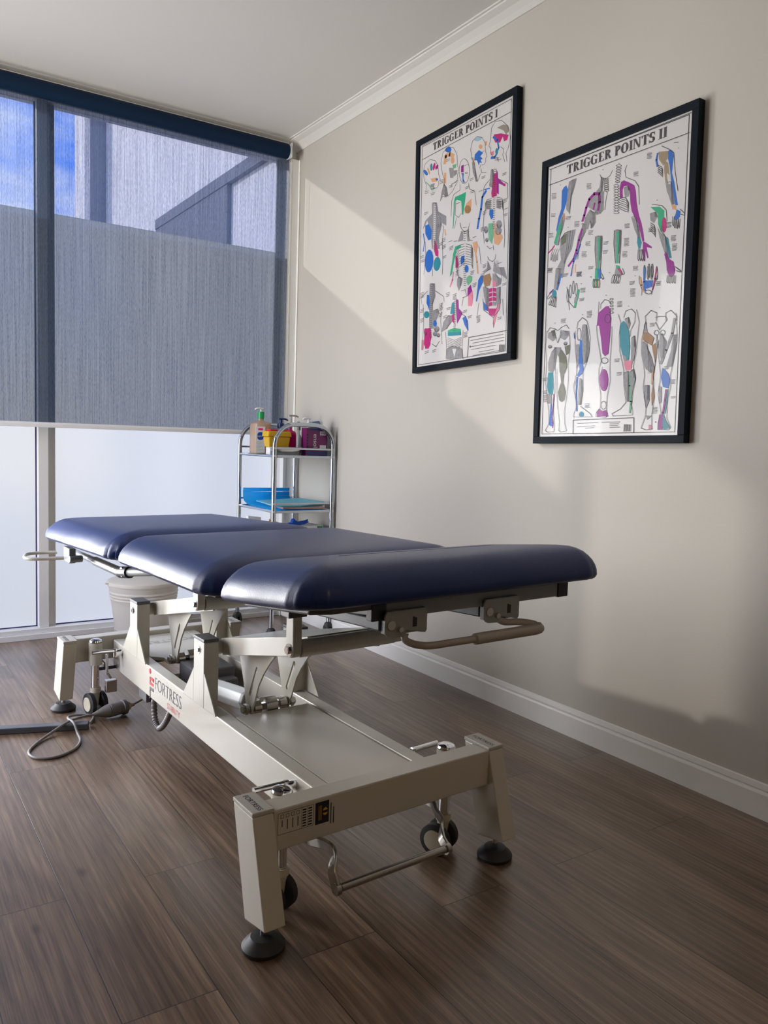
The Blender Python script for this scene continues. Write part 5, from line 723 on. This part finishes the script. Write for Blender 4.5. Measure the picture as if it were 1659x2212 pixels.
# ---- castors with stems, central locking pedals
def wheel(bm, c, ax, r, w_, mi=0):
    a = Vector(ax).normalized()*w_/2; c = Vector(c)
    tube(bm, [c-a, c-a*.8, c+a*.8, c+a], [r*.93, r, r, r*.93], n=28, mi=mi, world=True)
for bi, back in enumerate((0, 1)):
    for s in (-1, 1):
        cx, cy = s*.236, my(.100, back)
        bm = bmesh.new(); tube(bm, [(cx, cy, .186), (cx, cy, .268)], .024, T, n=24); st = part('castor_socket', bm, M['white'], smooth=True)
        bm = bmesh.new(); lathe(bm, [(.0, .282), (.012, .281), (.022, .276), (.024, .271), (.020, .2685), (0, .2685)], cx, cy, T); part('socket_plug', bm, M['chrome'], st, smooth=True)
        bm = bmesh.new(); tube(bm, [(cx, cy, .100), (cx, cy, .1855)], .014, T, n=20); cs = part('castor_stem', bm, M['chrome'], smooth=True)
        bm = bmesh.new(); tube(bm, [(cx, cy, .082), (cx, cy, .099)], .019, T, n=20)
        tube(bm, [(cx, cy+.004, .030), (cx, cy, .081)], [.012, .016], T, n=14); part('castor_fork', bm, M['hub'], cs, smooth=True)
        rv = .45 if not back else .25
        wc = T(cx-.012*(1 if not back else 0), cy, .0405); ax = Vector((math.cos(rv), math.sin(rv), 0))
        for q in (-1, 1):
            bm = bmesh.new(); wheel(bm, wc+ax*q*.022, ax, .0400, .018); wl = part('wheel', bm, M['rubber'], cs, smooth=True)
        for q in (-1, 1):
            bm = bmesh.new(); wheel(bm, wc+ax*q*.0325, ax, .026, .004); part('wheel_hub', bm, M['hub'], cs, smooth=True)
    # pedal bar and its two cranked arms
    sg = -1 if not back else 1
    yy = lambda y: my(y, back)
    bm = bmesh.new(); tube(bm, [(-.222, yy(-.125), .157), (.050, yy(-.125), .157)], .0085, T, n=18)
    tube(bm, [(-.236, yy(-.125), .157), (-.226, yy(-.125), .157)], .0125, T, n=18); tube(bm, [(.050, yy(-.125), .157), (.060, yy(-.125), .157)], .0125, T, n=18)
    pb = part('brake_pedal', bm, M['gunmetal'], smooth=True)
    for pth in ([(-.200, .09, .172), (-.197, .04, .174), (-.193, .0, .184), (-.202, -.05, .200), (-.212, -.080, .206), (-.222, -.096, .200), (-.232, -.108, .186), (-.232, -.118, .170), (-.231, -.127, .150)],
                [(.152, .09, .162), (.148, .04, .167), (.127, .0, .168), (.100, -.055, .177), (.070, -.085, .178), (.057, -.104, .170), (.055, -.118, .162), (.055, -.128, .152)]):
        sp = [Vector(q) for q in smooth_path(pth, 3)]; bm = bmesh.new(); rg = []
        for k, q in enumerate(sp):
            tg = (sp[min(k+1, len(sp)-1)]-sp[max(k-1, 0)]).normalized(); sd = Vector((1, .25, 0)).normalized(); nrm = sd.cross(tg).normalized(); sd = tg.cross(nrm).normalized()
            rg.append([bm.verts.new(T(v.x, yy(v.y), v.z)) for v in (q+nrm*.011+sd*.004, q+nrm*.011-sd*.004, q-nrm*.011-sd*.004, q-nrm*.011+sd*.004)])
        for a, b in zip(rg, rg[1:]):
            for k in range(4): bm.faces.new((a[k], a[(k+1) % 4], b[(k+1) % 4], b[k]))
        bm.faces.new(rg[0][::-1]); bm.faces.new(rg[-1])
        part('pedal_arm', bm, M['gunmetal'], pb, bevel=.002, smooth=True)
    bm = bmesh.new(); tube(bm, [(-.235, yy(.098), .165), (.235, yy(.098), .165)], .006, T, n=10); part('brake_rod', bm, M['navytube'], smooth=True)
    for s in (-1, 1):
        bm = bmesh.new(); y_ = yy(.175)
        tube(bm, [(s*.1625, y_, .238), (s*.186, y_, .238)], .012, T, n=18); tube(bm, [(s*.186, y_, .225), (s*.186, y_, .252)], .008, T, n=14); tube(bm, [(s*.184, y_, .247), (s*.268, y_, .249)], .0068, T, n=16)
        part('locking_lever', bm, M['chrome'], smooth=True)
# hand control lead: corrugated loop below the near rail
bm = bmesh.new(); cp = smooth_path([(-.135, 1.215, .158), (-.135, 1.215, .10), (-.135, 1.20, .062), (-.135, 1.17, .050), (-.135, 1.13, .070), (-.135, 1.09, .105), (-.135, 1.06, .140), (-.135, 1.04, .165)], 16)
tube(bm, cp, [.0105 if k % 4 < 2 else .0085 for k in range(len(cp))], T, n=12)
part('corrugated_conduit', bm, M['cord'], smooth=True)
bm = bmesh.new(); box(bm, -.155, -.10, 1.24, 1.32, .120, .1575, T); part('junction_box', bm, M['dgrey'], bevel=.003)
bm = bmesh.new(); box(bm, -.21, -.17, 1.52, 1.545, .085, .130, T)
tube(bm, [(-.205, 1.53, .16), (-.205, 1.53, .23)], .005, T); tube(bm, [(-.205, 1.53, .16), (-.190, 1.53, .135)], .005, T)
part('hook_bracket', bm, M['steel'], bevel=.002)
# ---------------------------------------------------------------- power cord on the floor
pc = thing('power_cord', 'grey power cord looped on the floor with a moulded plug beside the table', 'power cord', (-1.45, -1.35, 0))
A_ = Vector((-1.312, -1.312, .030)); B_ = Vector((-1.438, -1.338, .026))
bm = bmesh.new(); tube(bm, smooth_path([(-1.175, -1.275, .075), (-1.21, -1.288, .060), (-1.25, -1.298, .042), (-1.285, -1.3065, .032)]), .0038, n=10, world=True)
mesh_obj('appliance_cable', bm, M['cord'], pc, smooth=True)
loop = [tuple(B_), (-1.475, -1.350, .029), (-1.53, -1.375, .028), (-1.60, -1.415, .009), (-1.657, -1.480, .0048), (-1.686, -1.541, .0045), (-1.674, -1.598, .0045), (-1.621, -1.618, .0045), (-1.558, -1.581, .0045), (-1.522, -1.516, .0045), (-1.514, -1.440, .0055), (-1.517, -1.400, .029), (-1.524, -1.345, .029), (-1.504, -1.285, .016), (-1.458, -1.262, .006), (-1.425, -1.285, .0045), (-1.436, -1.325, .0045), (-1.452, -1.356, .0045)]
bm = bmesh.new(); tube(bm, smooth_path(loop), .0045, n=10, world=True)
mesh_obj('cable', bm, M['cord'], pc, smooth=True)
d = B_-A_
bm = bmesh.new(); prf = [(0, .022), (.03, .0275), (.13, .0285), (.14, .023), (.2, .0235), (.5, .0245), (.52, .0225), (.54, .0245), (.60, .0225), (.72, .018), (.88, .010), (1, .006)]
tube(bm, [A_+d*q for q, r in prf], [r for q, r in prf], n=24, world=True)
mesh_obj('plug', bm, M['plug'], pc, smooth=True)
bm = bmesh.new(); tube(bm, [A_-d*.005, A_-d*.08, A_-d*.13, A_-d*.24], [.018, .015, .008, .0055], n=18, world=True); mesh_obj('socket_end', bm, mat('clear_socket', (.60, .42, .30), .15, transl=.3), pc, smooth=True)
# flat metal foot on the floor at the left
bm = bmesh.new(); v1 = Vector((-2.35, -1.10, 0)); v2 = Vector((-1.466, -1.392, 0)); t_ = (v2-v1).normalized(); nn = Vector((-t_.y, t_.x, 0))*.019
add_faces(bm, [v1-nn, v2-nn, v2+nn, v1+nn]+[q+Vector((0, 0, .021)) for q in (v1-nn, v2-nn, v2+nn, v1+nn)], [(3, 2, 1, 0), (4, 5, 6, 7), (0, 1, 5, 4), (1, 2, 6, 5), (2, 3, 7, 6), (3, 0, 4, 7)])
tag(mesh_obj('metal_foot_bar', bm, mat('dark_grey_steel', (.09, .10, .12), .35), bevel=.003), 'dark grey steel foot bar lying on the floor under the cable loop', 'foot bar')
# dark box on the floor by the trolley
bm = bmesh.new(); box(bm, -.245, -.125, -.47, -.42, 0, .042); tag(mesh_obj('floor_box', bm, M['dgrey'], bevel=.006), 'small dark grey box on the floor between the trolley legs', 'box')
# ---------------------------------------------------------------- bin
bn = thing('waste_bin', 'cream round plastic bin with lid standing before the frosted window', 'bin', (-.905, -.175, 0))
bm = bmesh.new(); pr = [(0, 0), (.132, 0), (.136, .006), (.139, .03), (.143, .034), (.141, .040), (.144, .046), (.142, .052)]
for k in range(9): pr.append((.143+.018*k/8, .06+.13*k/8))
pr += [(.168, .205), (.164, .211), (.170, .220), (.166, .226), (.172, .236), (.168, .244), (.173, .262), (.174, .278)]
lathe(bm, pr+[(0, .278)], -.905, -.175, n=48); mesh_obj('body', bm, M['bin'], bn, smooth=True)
bm = bmesh.new(); lathe(bm, [(.1745, .272), (.180, .274), (.182, .280), (.180, .292), (.172, .296), (.15, .300), (.08, .312), (0, .316)], -.905, -.175, n=48); box(bm, -1.100, -1.075, -.19, -.165, .282, .288)
mesh_obj('lid', bm, M['bin'], bn, smooth=True)
# ---------------------------------------------------------------- chrome trolley
tr = thing('trolley', 'chrome three-tier trolley in the corner by the window', 'trolley', (-.19, -.33, 0))
XA, XB, YN, YF = -.362, -.024, -.546, -.112
for y in (YN, YF):
    bm = bmesh.new(); R = .11; zt = 1.108
    path = [(XA, y, .065), (XA, y, .5), (XA, y, zt-R)]+[(XA+R-R*math.cos(a), y, zt-R+R*math.sin(a)) for a in [PI/2*k/10 for k in range(1, 11)]]+[(XB-R+R*math.sin(a), y, zt-R+R*math.cos(a)) for a in [PI/2*k/10 for k in range(0, 11)]]+[(XB, y, .5), (XB, y, .065)]
    tube(bm, path, .0115, n=18, world=True); mesh_obj('arch_frame', bm, M['chrome2'], tr, smooth=True)
for zs_, zg in ((.945, .985), (.662, .702), (.395, .43)):
    bm = bmesh.new()
    for x in (XA, XB): tube(bm, [(x, YN+.0118, zs_), (x, YF-.0118, zs_)], .007, n=12, world=True)
    for y in (YN, YF): box(bm, XA+.0118, XB-.0118, y-.006, y+.006, zs_-.008, zs_+.006)
    for y in (YN, YF): box(bm, XA+.0118, XB-.0118, y-.003, y+.003, zg-.005, zg+.005)
    mesh_obj('shelf_rail', bm, M['chrome2'], tr, smooth=False, bevel=.002)
    bm = bmesh.new(); box(bm, XA+.008, XB-.008, YN+.007, YF-.007, zs_-.004, zs_-.001); mesh_obj('shelf', bm, mat('pale_glass_shelf', (.62, .70, .72), .15, transl=.4), tr)
for zz in (.945, .985, .662, .702):
    for x in (XA, XB):
        bm = bmesh.new(); tube(bm, [(x, YN-.0116, zz), (x, YN-.0150, zz)], .0065, n=14, world=True); mesh_obj('bolt', bm, M['steel'], tr, smooth=True)
for x in (XA, XB):
    for y in (YN, YF):
        bm = bmesh.new()
        for q in (-1, 1): wheel(bm, (x+q*.012, y, .0265), (1, 0, 0), .026, .014)
        lathe(bm, [(.0, .066), (.012, .064), (.022, .054), (.024, .040), (.010, .034), (0, .034)], x, y, n=18)
        c = mesh_obj('castor', bm, M['rubber'], tr, smooth=True); c['label'] = 'black twin-wheel castor'
SH = .9445  # top shelf surface
# lotion bottle
def vbox_bottle(cx, cy, w_, d, z0, z1, rot, mats, name, label, cat, shoulder=.03):
    t = thing(name, label, cat, (cx, cy, z0)); ca, sa = math.cos(rot), math.sin(rot)
    f = lambda x, y, z: Vector((cx+x*ca-y*sa, cy+x*sa+y*ca, z))
    bm = bmesh.new(); rings = []
    prof = [(z0, .90), (z0+.006, .98), (z0+.02, 1), (z1-shoulder, 1), (z1-shoulder*.45, .96), (z1-.005, .78), (z1, .34), (z1+.006, .24), (z1+.02, .24)]
    for z, s in prof:
        r_ = []
        for k in range(28):
            a = 2*PI*k/28; c_, s_ = math.cos(a), math.sin(a)
            sw = s if s > .5 else s
            r_.append(bm.verts.new(f((abs(c_)**.5)*(1 if c_ > 0 else -1)*w_/2*s, (abs(s_)**.5)*(1 if s_ > 0 else -1)*(d/2)*max(s, .42 if s > .5 else s*w_/d), z)))
        rings.append(r_)
    for a, b in zip(rings, rings[1:]):
        for k in range(28): bm.faces.new((a[k], a[(k+1) % 28], b[(k+1) % 28], b[k]))
    bm.faces.new(rings[0][::-1]); bm.faces.new(rings[-1])
    mesh_obj('body', bm, mats[0], t, smooth=True)
    return t, f
def pump(t, cx, cy, z, m, cap, r=.017, capm=None, dirx=-1, l=.045, hh=.04, stem=.005, rotd=0):
    bm = bmesh.new(); lathe(bm, [(0, z), (r, z), (r, z+cap*.8), (r*.92, z+cap), (0, z+cap)], cx, cy, n=22); mesh_obj('cap', bm, capm or m, t, smooth=True)
    bm = bmesh.new(); tube(bm, [(cx, cy, z+cap+.0005), (cx, cy, z+cap+hh)], stem, n=12, world=True)
    dx, dy = dirx*math.cos(rotd), dirx*math.sin(rotd)
    tube(bm, smooth_path([(cx-dx*.010, cy-dy*.01, z+cap+hh+.003), (cx, cy, z+cap+hh+.004), (cx+dx*l*.6, cy+dy*l*.6, z+cap+hh+.004), (cx+dx*l, cy+dy*l, z+cap+hh-.002)]), [.0070]*4+[.0066]*12+[.005]*3, n=10, world=True, flat=.75)
    mesh_obj('pump_nozzle', bm, m, t, smooth=True)
b1, f1 = vbox_bottle(-.310, -.262, .100, .118, SH+.001, SH+.178, -.12, [M['liquid']], 'lotion_bottle', 'large lotion bottle with green cap and white pump at the left of the top shelf', 'bottle')
pump(b1, -.310, -.262, SH+.193, M['labelw'], .036, .0185, M['green'], -1, .034, .014, .0045)
def lab_box(t, f, x0, x1, y, z0, z1, m, name='label_panel', d=.0012):
    bm = bmesh.new(); box(bm, x0, x1, y-d, y, z0, z1, f); bmesh.ops.recalc_face_normals(bm, faces=bm.faces); return mesh_obj(name, bm, m, t)
# the white label faces the room on the narrow side
lb = lab_box(b1, f1, -.046, .006, -.0600, SH+.012, SH+.150, M['labelw'])
for nm, m_, zc_, rx, rz in (('logo_mark', M['bluelab'], SH+.100, .018, .021), ('logo_mark', M['pinklab'], SH+.136, .013, .0055)):
    bm = bmesh.new(); n = 20; vs = [f1(-.020+rx*(abs(math.cos(a))**(.8 if rx > .015 else .3))*(1 if math.cos(a) > 0 else -1), -.0616, zc_+rz*(abs(math.sin(a))**(.8 if rx > .015 else .3))*(1 if math.sin(a) > 0 else -1)) for a in [2*PI*k/n for k in range(n)]]
    add_faces(bm, vs, [tuple(range(n))]); mesh_obj(nm, bm, m_, lb)
bm = text_bm('taphil', .014, lambda u, v_: f1(-.038+u, -.0620, SH+.096+v_)); mesh_obj('lettering', bm, M['labelw'], lb)
bm = bmesh.new()
for k in range(9): 
    z = SH+.070-k*.0062; add_faces(bm, [f1(-.040, -.0614, z), f1(-.040+.030*(.6+.4*((k*5) % 3)/2), -.0614, z), f1(-.040+.030*(.6+.4*((k*5) % 3)/2), -.0614, z+.0018), f1(-.040, -.0614, z+.0018)], [(0, 1, 2, 3)])
mesh_obj('small_print', bm, mat('pale_green_print', (.35, .55, .45), .5), lb)
# kidney dish with sharps container on it
kd = thing('kidney_dish', 'steel kidney dish on the top shelf under the yellow container', 'dish', (-.270, -.490, SH))
bm = bmesh.new(); prof_ = [(.0, .001), (.50, .001), (.72, .006), (.90, .020), (1.0, .040), (1.03, .041), (1.02, .038), (.88, .018), (.70, .0035), (.48, .003), (0, .003)]
rings = []
for s, z in prof_:
    rr_ = []
    for k in range(36):
        a = 2*PI*k/36; x = .093*s*math.cos(a); y = .036*s*math.sin(a)+ -.012*math.cos(a)**2*s
        rr_.append(bm.verts.new((-.270+x, -.490+y+.006, SH+z*1.15)))
    rings.append(rr_)
for a, b in zip(rings, rings[1:]):
    for k in range(36): bm.faces.new((a[k], a[(k+1) % 36], b[(k+1) % 36], b[k]))
mesh_obj('dish_body', bm, M['steel'], kd, smooth=True)
sc_ = thing('sharps_container', 'yellow plastic sharps container with red lid behind the trolley arch', 'container', (-.283, -.405, SH+.0445))
fS = lambda x, y, z: Vector((-.283+x, -.405+y, z))
bm = bmesh.new()
for a, b in (((.057, .030, SH+.0445), (.063, .036, SH+.098)), ((.069, .040, SH+.0985), (.064, .038, SH+.128))):
    hexa(bm, [(-a[0], -a[1], a[2]), (a[0], -a[1], a[2]), (a[0], a[1], a[2]), (-a[0], a[1], a[2])], [(-b[0], -b[1], b[2]), (b[0], -b[1], b[2]), (b[0], b[1], b[2]), (-b[0], b[1], b[2])], fS)
mesh_obj('tub', bm, M['yellowp'], sc_, bevel=.006)
bm = bmesh.new(); box(bm, -.050, .050, -.028, .028, SH+.1285, SH+.138, fS); mesh_obj('lid', bm, M['redp'], sc_, bevel=.003)
bm = bmesh.new(); box(bm, -.05, .05, -.026, .026, SH+.0005, SH+.044, fS); tag(mesh_obj('small_carton', bm, M['labelw'], bevel=.003), 'low white carton under the yellow sharps container', 'carton')
# navy pump bottle
b2, f2 = vbox_bottle(-.205, -.290, .066, .05, SH+.001, SH+.125, .1, [M['navyp']], 'pump_bottle', 'navy blue pump bottle behind the yellow sharps container', 'bottle')
pump(b2, -.205, -.290, SH+.146, M['navyp'], .026, .019, None, 1, .042, .020, .009)
bm = bmesh.new(); box(bm, -.022, .018, -.0262, -.0257, SH+.085, SH+.125, f2); mesh_obj('label_panel', bm, mat('violet_label', (.06, .05, .42), .4), b2)
# magenta bottle with grey pump
b3, f3 = vbox_bottle(-.184, -.365, .058, .045, SH+.001, SH+.135, .0, [M['magenta']], 'pump_bottle', 'magenta bottle with a light grey pump in the middle of the top shelf', 'bottle')
pump(b3, -.184, -.365, SH+.156, M['greyp'], .022, .0165, None, 1, .045, .032, .0055)
# cloudy bottle with dark cap
b4, f4 = vbox_bottle(-.1905, -.475, .025, .024, SH+.001, SH+.115, .0, [M['clearp']], 'spray_bottle', 'cloudy clear bottle with dark grey cap in front of the magenta one', 'bottle')
pump(b4, -.1905, -.475, SH+.136, M['dgrey'], .024, .0085, None, 1, .001, .012, .007)
# purple carton
cb_ = thing('carton', 'purple cardboard carton standing upright at the right of the top shelf', 'carton', (-.11, -.497, SH))
fc = lambda x, y, z: Vector((-.112+x*1.24, -.497+y*.62, z))
bm = bmesh.new(); box(bm, -.048, .052, -.045, .045, SH+.001, SH+.150, fc); cm = mesh_obj('box_body', bm, M['purple'], cb_, bevel=.001)
bm = bmesh.new(); box(bm, -.030, .050, -.0456, -.0452, SH+.138, SH+.150, fc); box(bm, -.048, .052, -.0458, -.0454, SH+.001, SH+.030, fc); mesh_obj('printed_band', bm, M['purpled'], cb_)
bm = text_bm('ensol', .034, lambda u, v_: fc(-.014+v_*.8, -.0461, SH+.120-u)); mesh_obj('lettering', bm, M['labelw'], cb_)
bm = bmesh.new(); box(bm, .016, .046, -.0462, -.0458, SH+.114, SH+.134, fc); box(bm, .016, .046, -.0462, -.0458, SH+.035, SH+.062, fc); mesh_obj('label_panel', bm, M['labelw'], cb_)
bm = bmesh.new()
for k in range(9): box(bm, .019+k*.0028, .0203+k*.0028, -.0466, -.0463, SH+.118, SH+.129, fc)
for k in range(5): box(bm, -.046, -.040, -.0463, -.0459, SH+.05+k*.015, SH+.058+k*.015, fc)
mesh_obj('barcode', bm, M['ink'], cb_)
bm = bmesh.new(); box(bm, -.0455, -.0385, -.52, -.42, SH+.001, SH+.140); tag(mesh_obj('leaflet', bm, mat('pale_blue_card', (.50, .66, .72), .4), bevel=.001), 'pale blue card standing at the right end of the top shelf', 'card')
# blue tube lying on the carton
bt = thing('ointment_tube', 'blue and black ointment tube lying on top of the purple carton', 'tube', (-.10, -.49, SH+.151))
bm = bmesh.new(); fz = SH+.1515
hexa(bm, [(-.130, -.51, fz), (-.075, -.515, fz), (-.070, -.475, fz), (-.130, -.475, fz)], [(-.133, -.51, fz+.030), (-.090, -.515, fz+.038), (-.090, -.475, fz+.038), (-.133, -.475, fz+.030)]); mesh_obj('body', bm, mat('steel_blue', (.10, .20, .36), .35), bt, bevel=.003)
bm = bmesh.new(); tube(bm, [(-.172, -.49, fz+.010), (-.1335, -.49, fz+.016)], [.004, .007], n=10, world=True); mesh_obj('tip', bm, M['black'], bt)
# tall pale bottle near the wall behind the carton
b5, f5 = vbox_bottle(-.085, -.38, .05, .04, SH+.001, SH+.14, 0, [M['labelw']], 'pump_bottle', 'pale bottle with white nozzle against the wall behind the carton', 'bottle')
pump(b5, -.085, -.38, SH+.161, M['labelw'], .02, .014, None, -1, .035, .018, .006)
# middle shelf: folded blue paper and folders
MS = .6615
bm = bmesh.new(); n = 22
prof_ = [(-.535, 0), (-.50, .004), (-.44, .006), (-.36, .006), (-.28, .008), (-.20, .012), (-.155, .026), (-.140, .050), (-.138, .075), (-.142, .098)]
for k in range(len(prof_)-1):
    (y0_, z0_), (y1_, z1_) = prof_[k], prof_[k+1]
    x0_, x1_ = -.352, -.07-.0*k
    add_faces(bm, [(x0_, y0_, MS+.001+z0_), (x1_, y0_+.0, MS+.004+z0_), (x1_, y1_, MS+.004+z1_*.95), (x0_, y1_, MS+.001+z1_)], [(0, 1, 2, 3)])
bmesh.ops.remove_doubles(bm, verts=bm.verts, dist=.0006)
o = mesh_obj('paper_towel', bm, M['bluepaper'], smooth=True); sm = o.modifiers.new('s', 'SOLIDIFY'); sm.thickness = .004; sm.offset = 1
tag(o, 'bright blue folded paper sheet curling up on the middle shelf', 'paper')
def sheet(name, pts, m, th, label, cat):
    bm = bmesh.new(); n = len(pts); add_faces(bm, list(pts)+[(x, y, z+th) for x, y, z in pts], [tuple(range(n))[::-1], tuple(range(n, 2*n))]+[(i, (i+1) % n, n+(i+1) % n, n+i) for i in range(n)])
    tag(mesh_obj(name, bm, m, bevel=.001), label, cat)
sheet('folder', [(-.300, -.53, MS+.012), (-.060, -.535, MS+.010), (-.040, -.50, MS+.026), (-.045, -.20, MS+.024), (-.26, -.17, MS+.014)], M['manila'], .010, 'pinkish brown folder on the blue paper on the middle shelf', 'folder')
sheet('folded_sheet', [(-.345, -.52, MS+.026), (-.20, -.53, MS+.0245), (-.04, -.50, MS+.040), (-.045, -.22, MS+.040), (-.30, -.20, MS+.028)], M['cyanpaper'], .005, 'pale cyan folded sheet lying on top of the folder', 'paper')
# bottom shelf: glove box, glove, envelope, white card
LS = .3945
gb = thing('glove_box', 'blue and white glove box on the lowest trolley shelf', 'box', (-.15, -.33, LS))
bm = bmesh.new(); box(bm, -.262, -.045, -.50, -.36, LS+.001, LS+.185); mesh_obj('box_body', bm, M['labelw'], gb, bevel=.002)
bm = bmesh.new(); box(bm, -.235, -.060, -.5012, -.5004, LS+.03, LS+.165); mesh_obj('printed_panel', bm, mat('cyan_print', (.02, .30, .62), .4), gb)
bm = bmesh.new(); box(bm, -.082, -.05, -.5018, -.5013, LS+.170, LS+.182); mesh_obj('green_mark', bm, M['green'], gb)
bm = bmesh.new(); P = [(-.235, LS+.187), (-.215, LS+.200), (-.205, LS+.195), (-.195, LS+.222), (-.185, LS+.212), (-.168, LS+.202), (-.14, LS+.206), (-.12, LS+.208), (-.108, LS+.214), (-.112, LS+.202), (-.10, LS+.200), (-.125, LS+.190), (-.17, LS+.1865), (-.20, LS+.1865)]
prism(bm, P, -.45, -.43, 'y'); prism(bm, [(x*.97-.004, z-.004 if z > LS+.19 else z) for x, z in P], -.4295, -.415, 'y')
tag(mesh_obj('glove', bm, M['glove'], bevel=.003), 'crumpled bright blue glove sticking out of the glove box', 'glove')
bm = bmesh.new(); prism(bm, [(-.290, LS+.205), (-.285, LS+.21), (-.190, LS+.175), (-.20, LS+.001), (-.25, LS+.001), (-.262, LS+.155)], -.345, -.341, 'y'); tag(mesh_obj('envelope', bm, M['orangep']), 'orange envelope standing behind the glove box', 'envelope')
bm = bmesh.new(); prism(bm, [(-.345, LS+.001), (-.265, LS+.001), (-.268, LS+.205), (-.345, LS+.215)], -.20, -.17, 'y'); tag(mesh_obj('document_holder', bm, M['labelw'], bevel=.002), 'white document holder standing at the left of the lowest shelf', 'holder')
for o in list(bpy.data.objects):
    if '_o' in o: del o['_o']
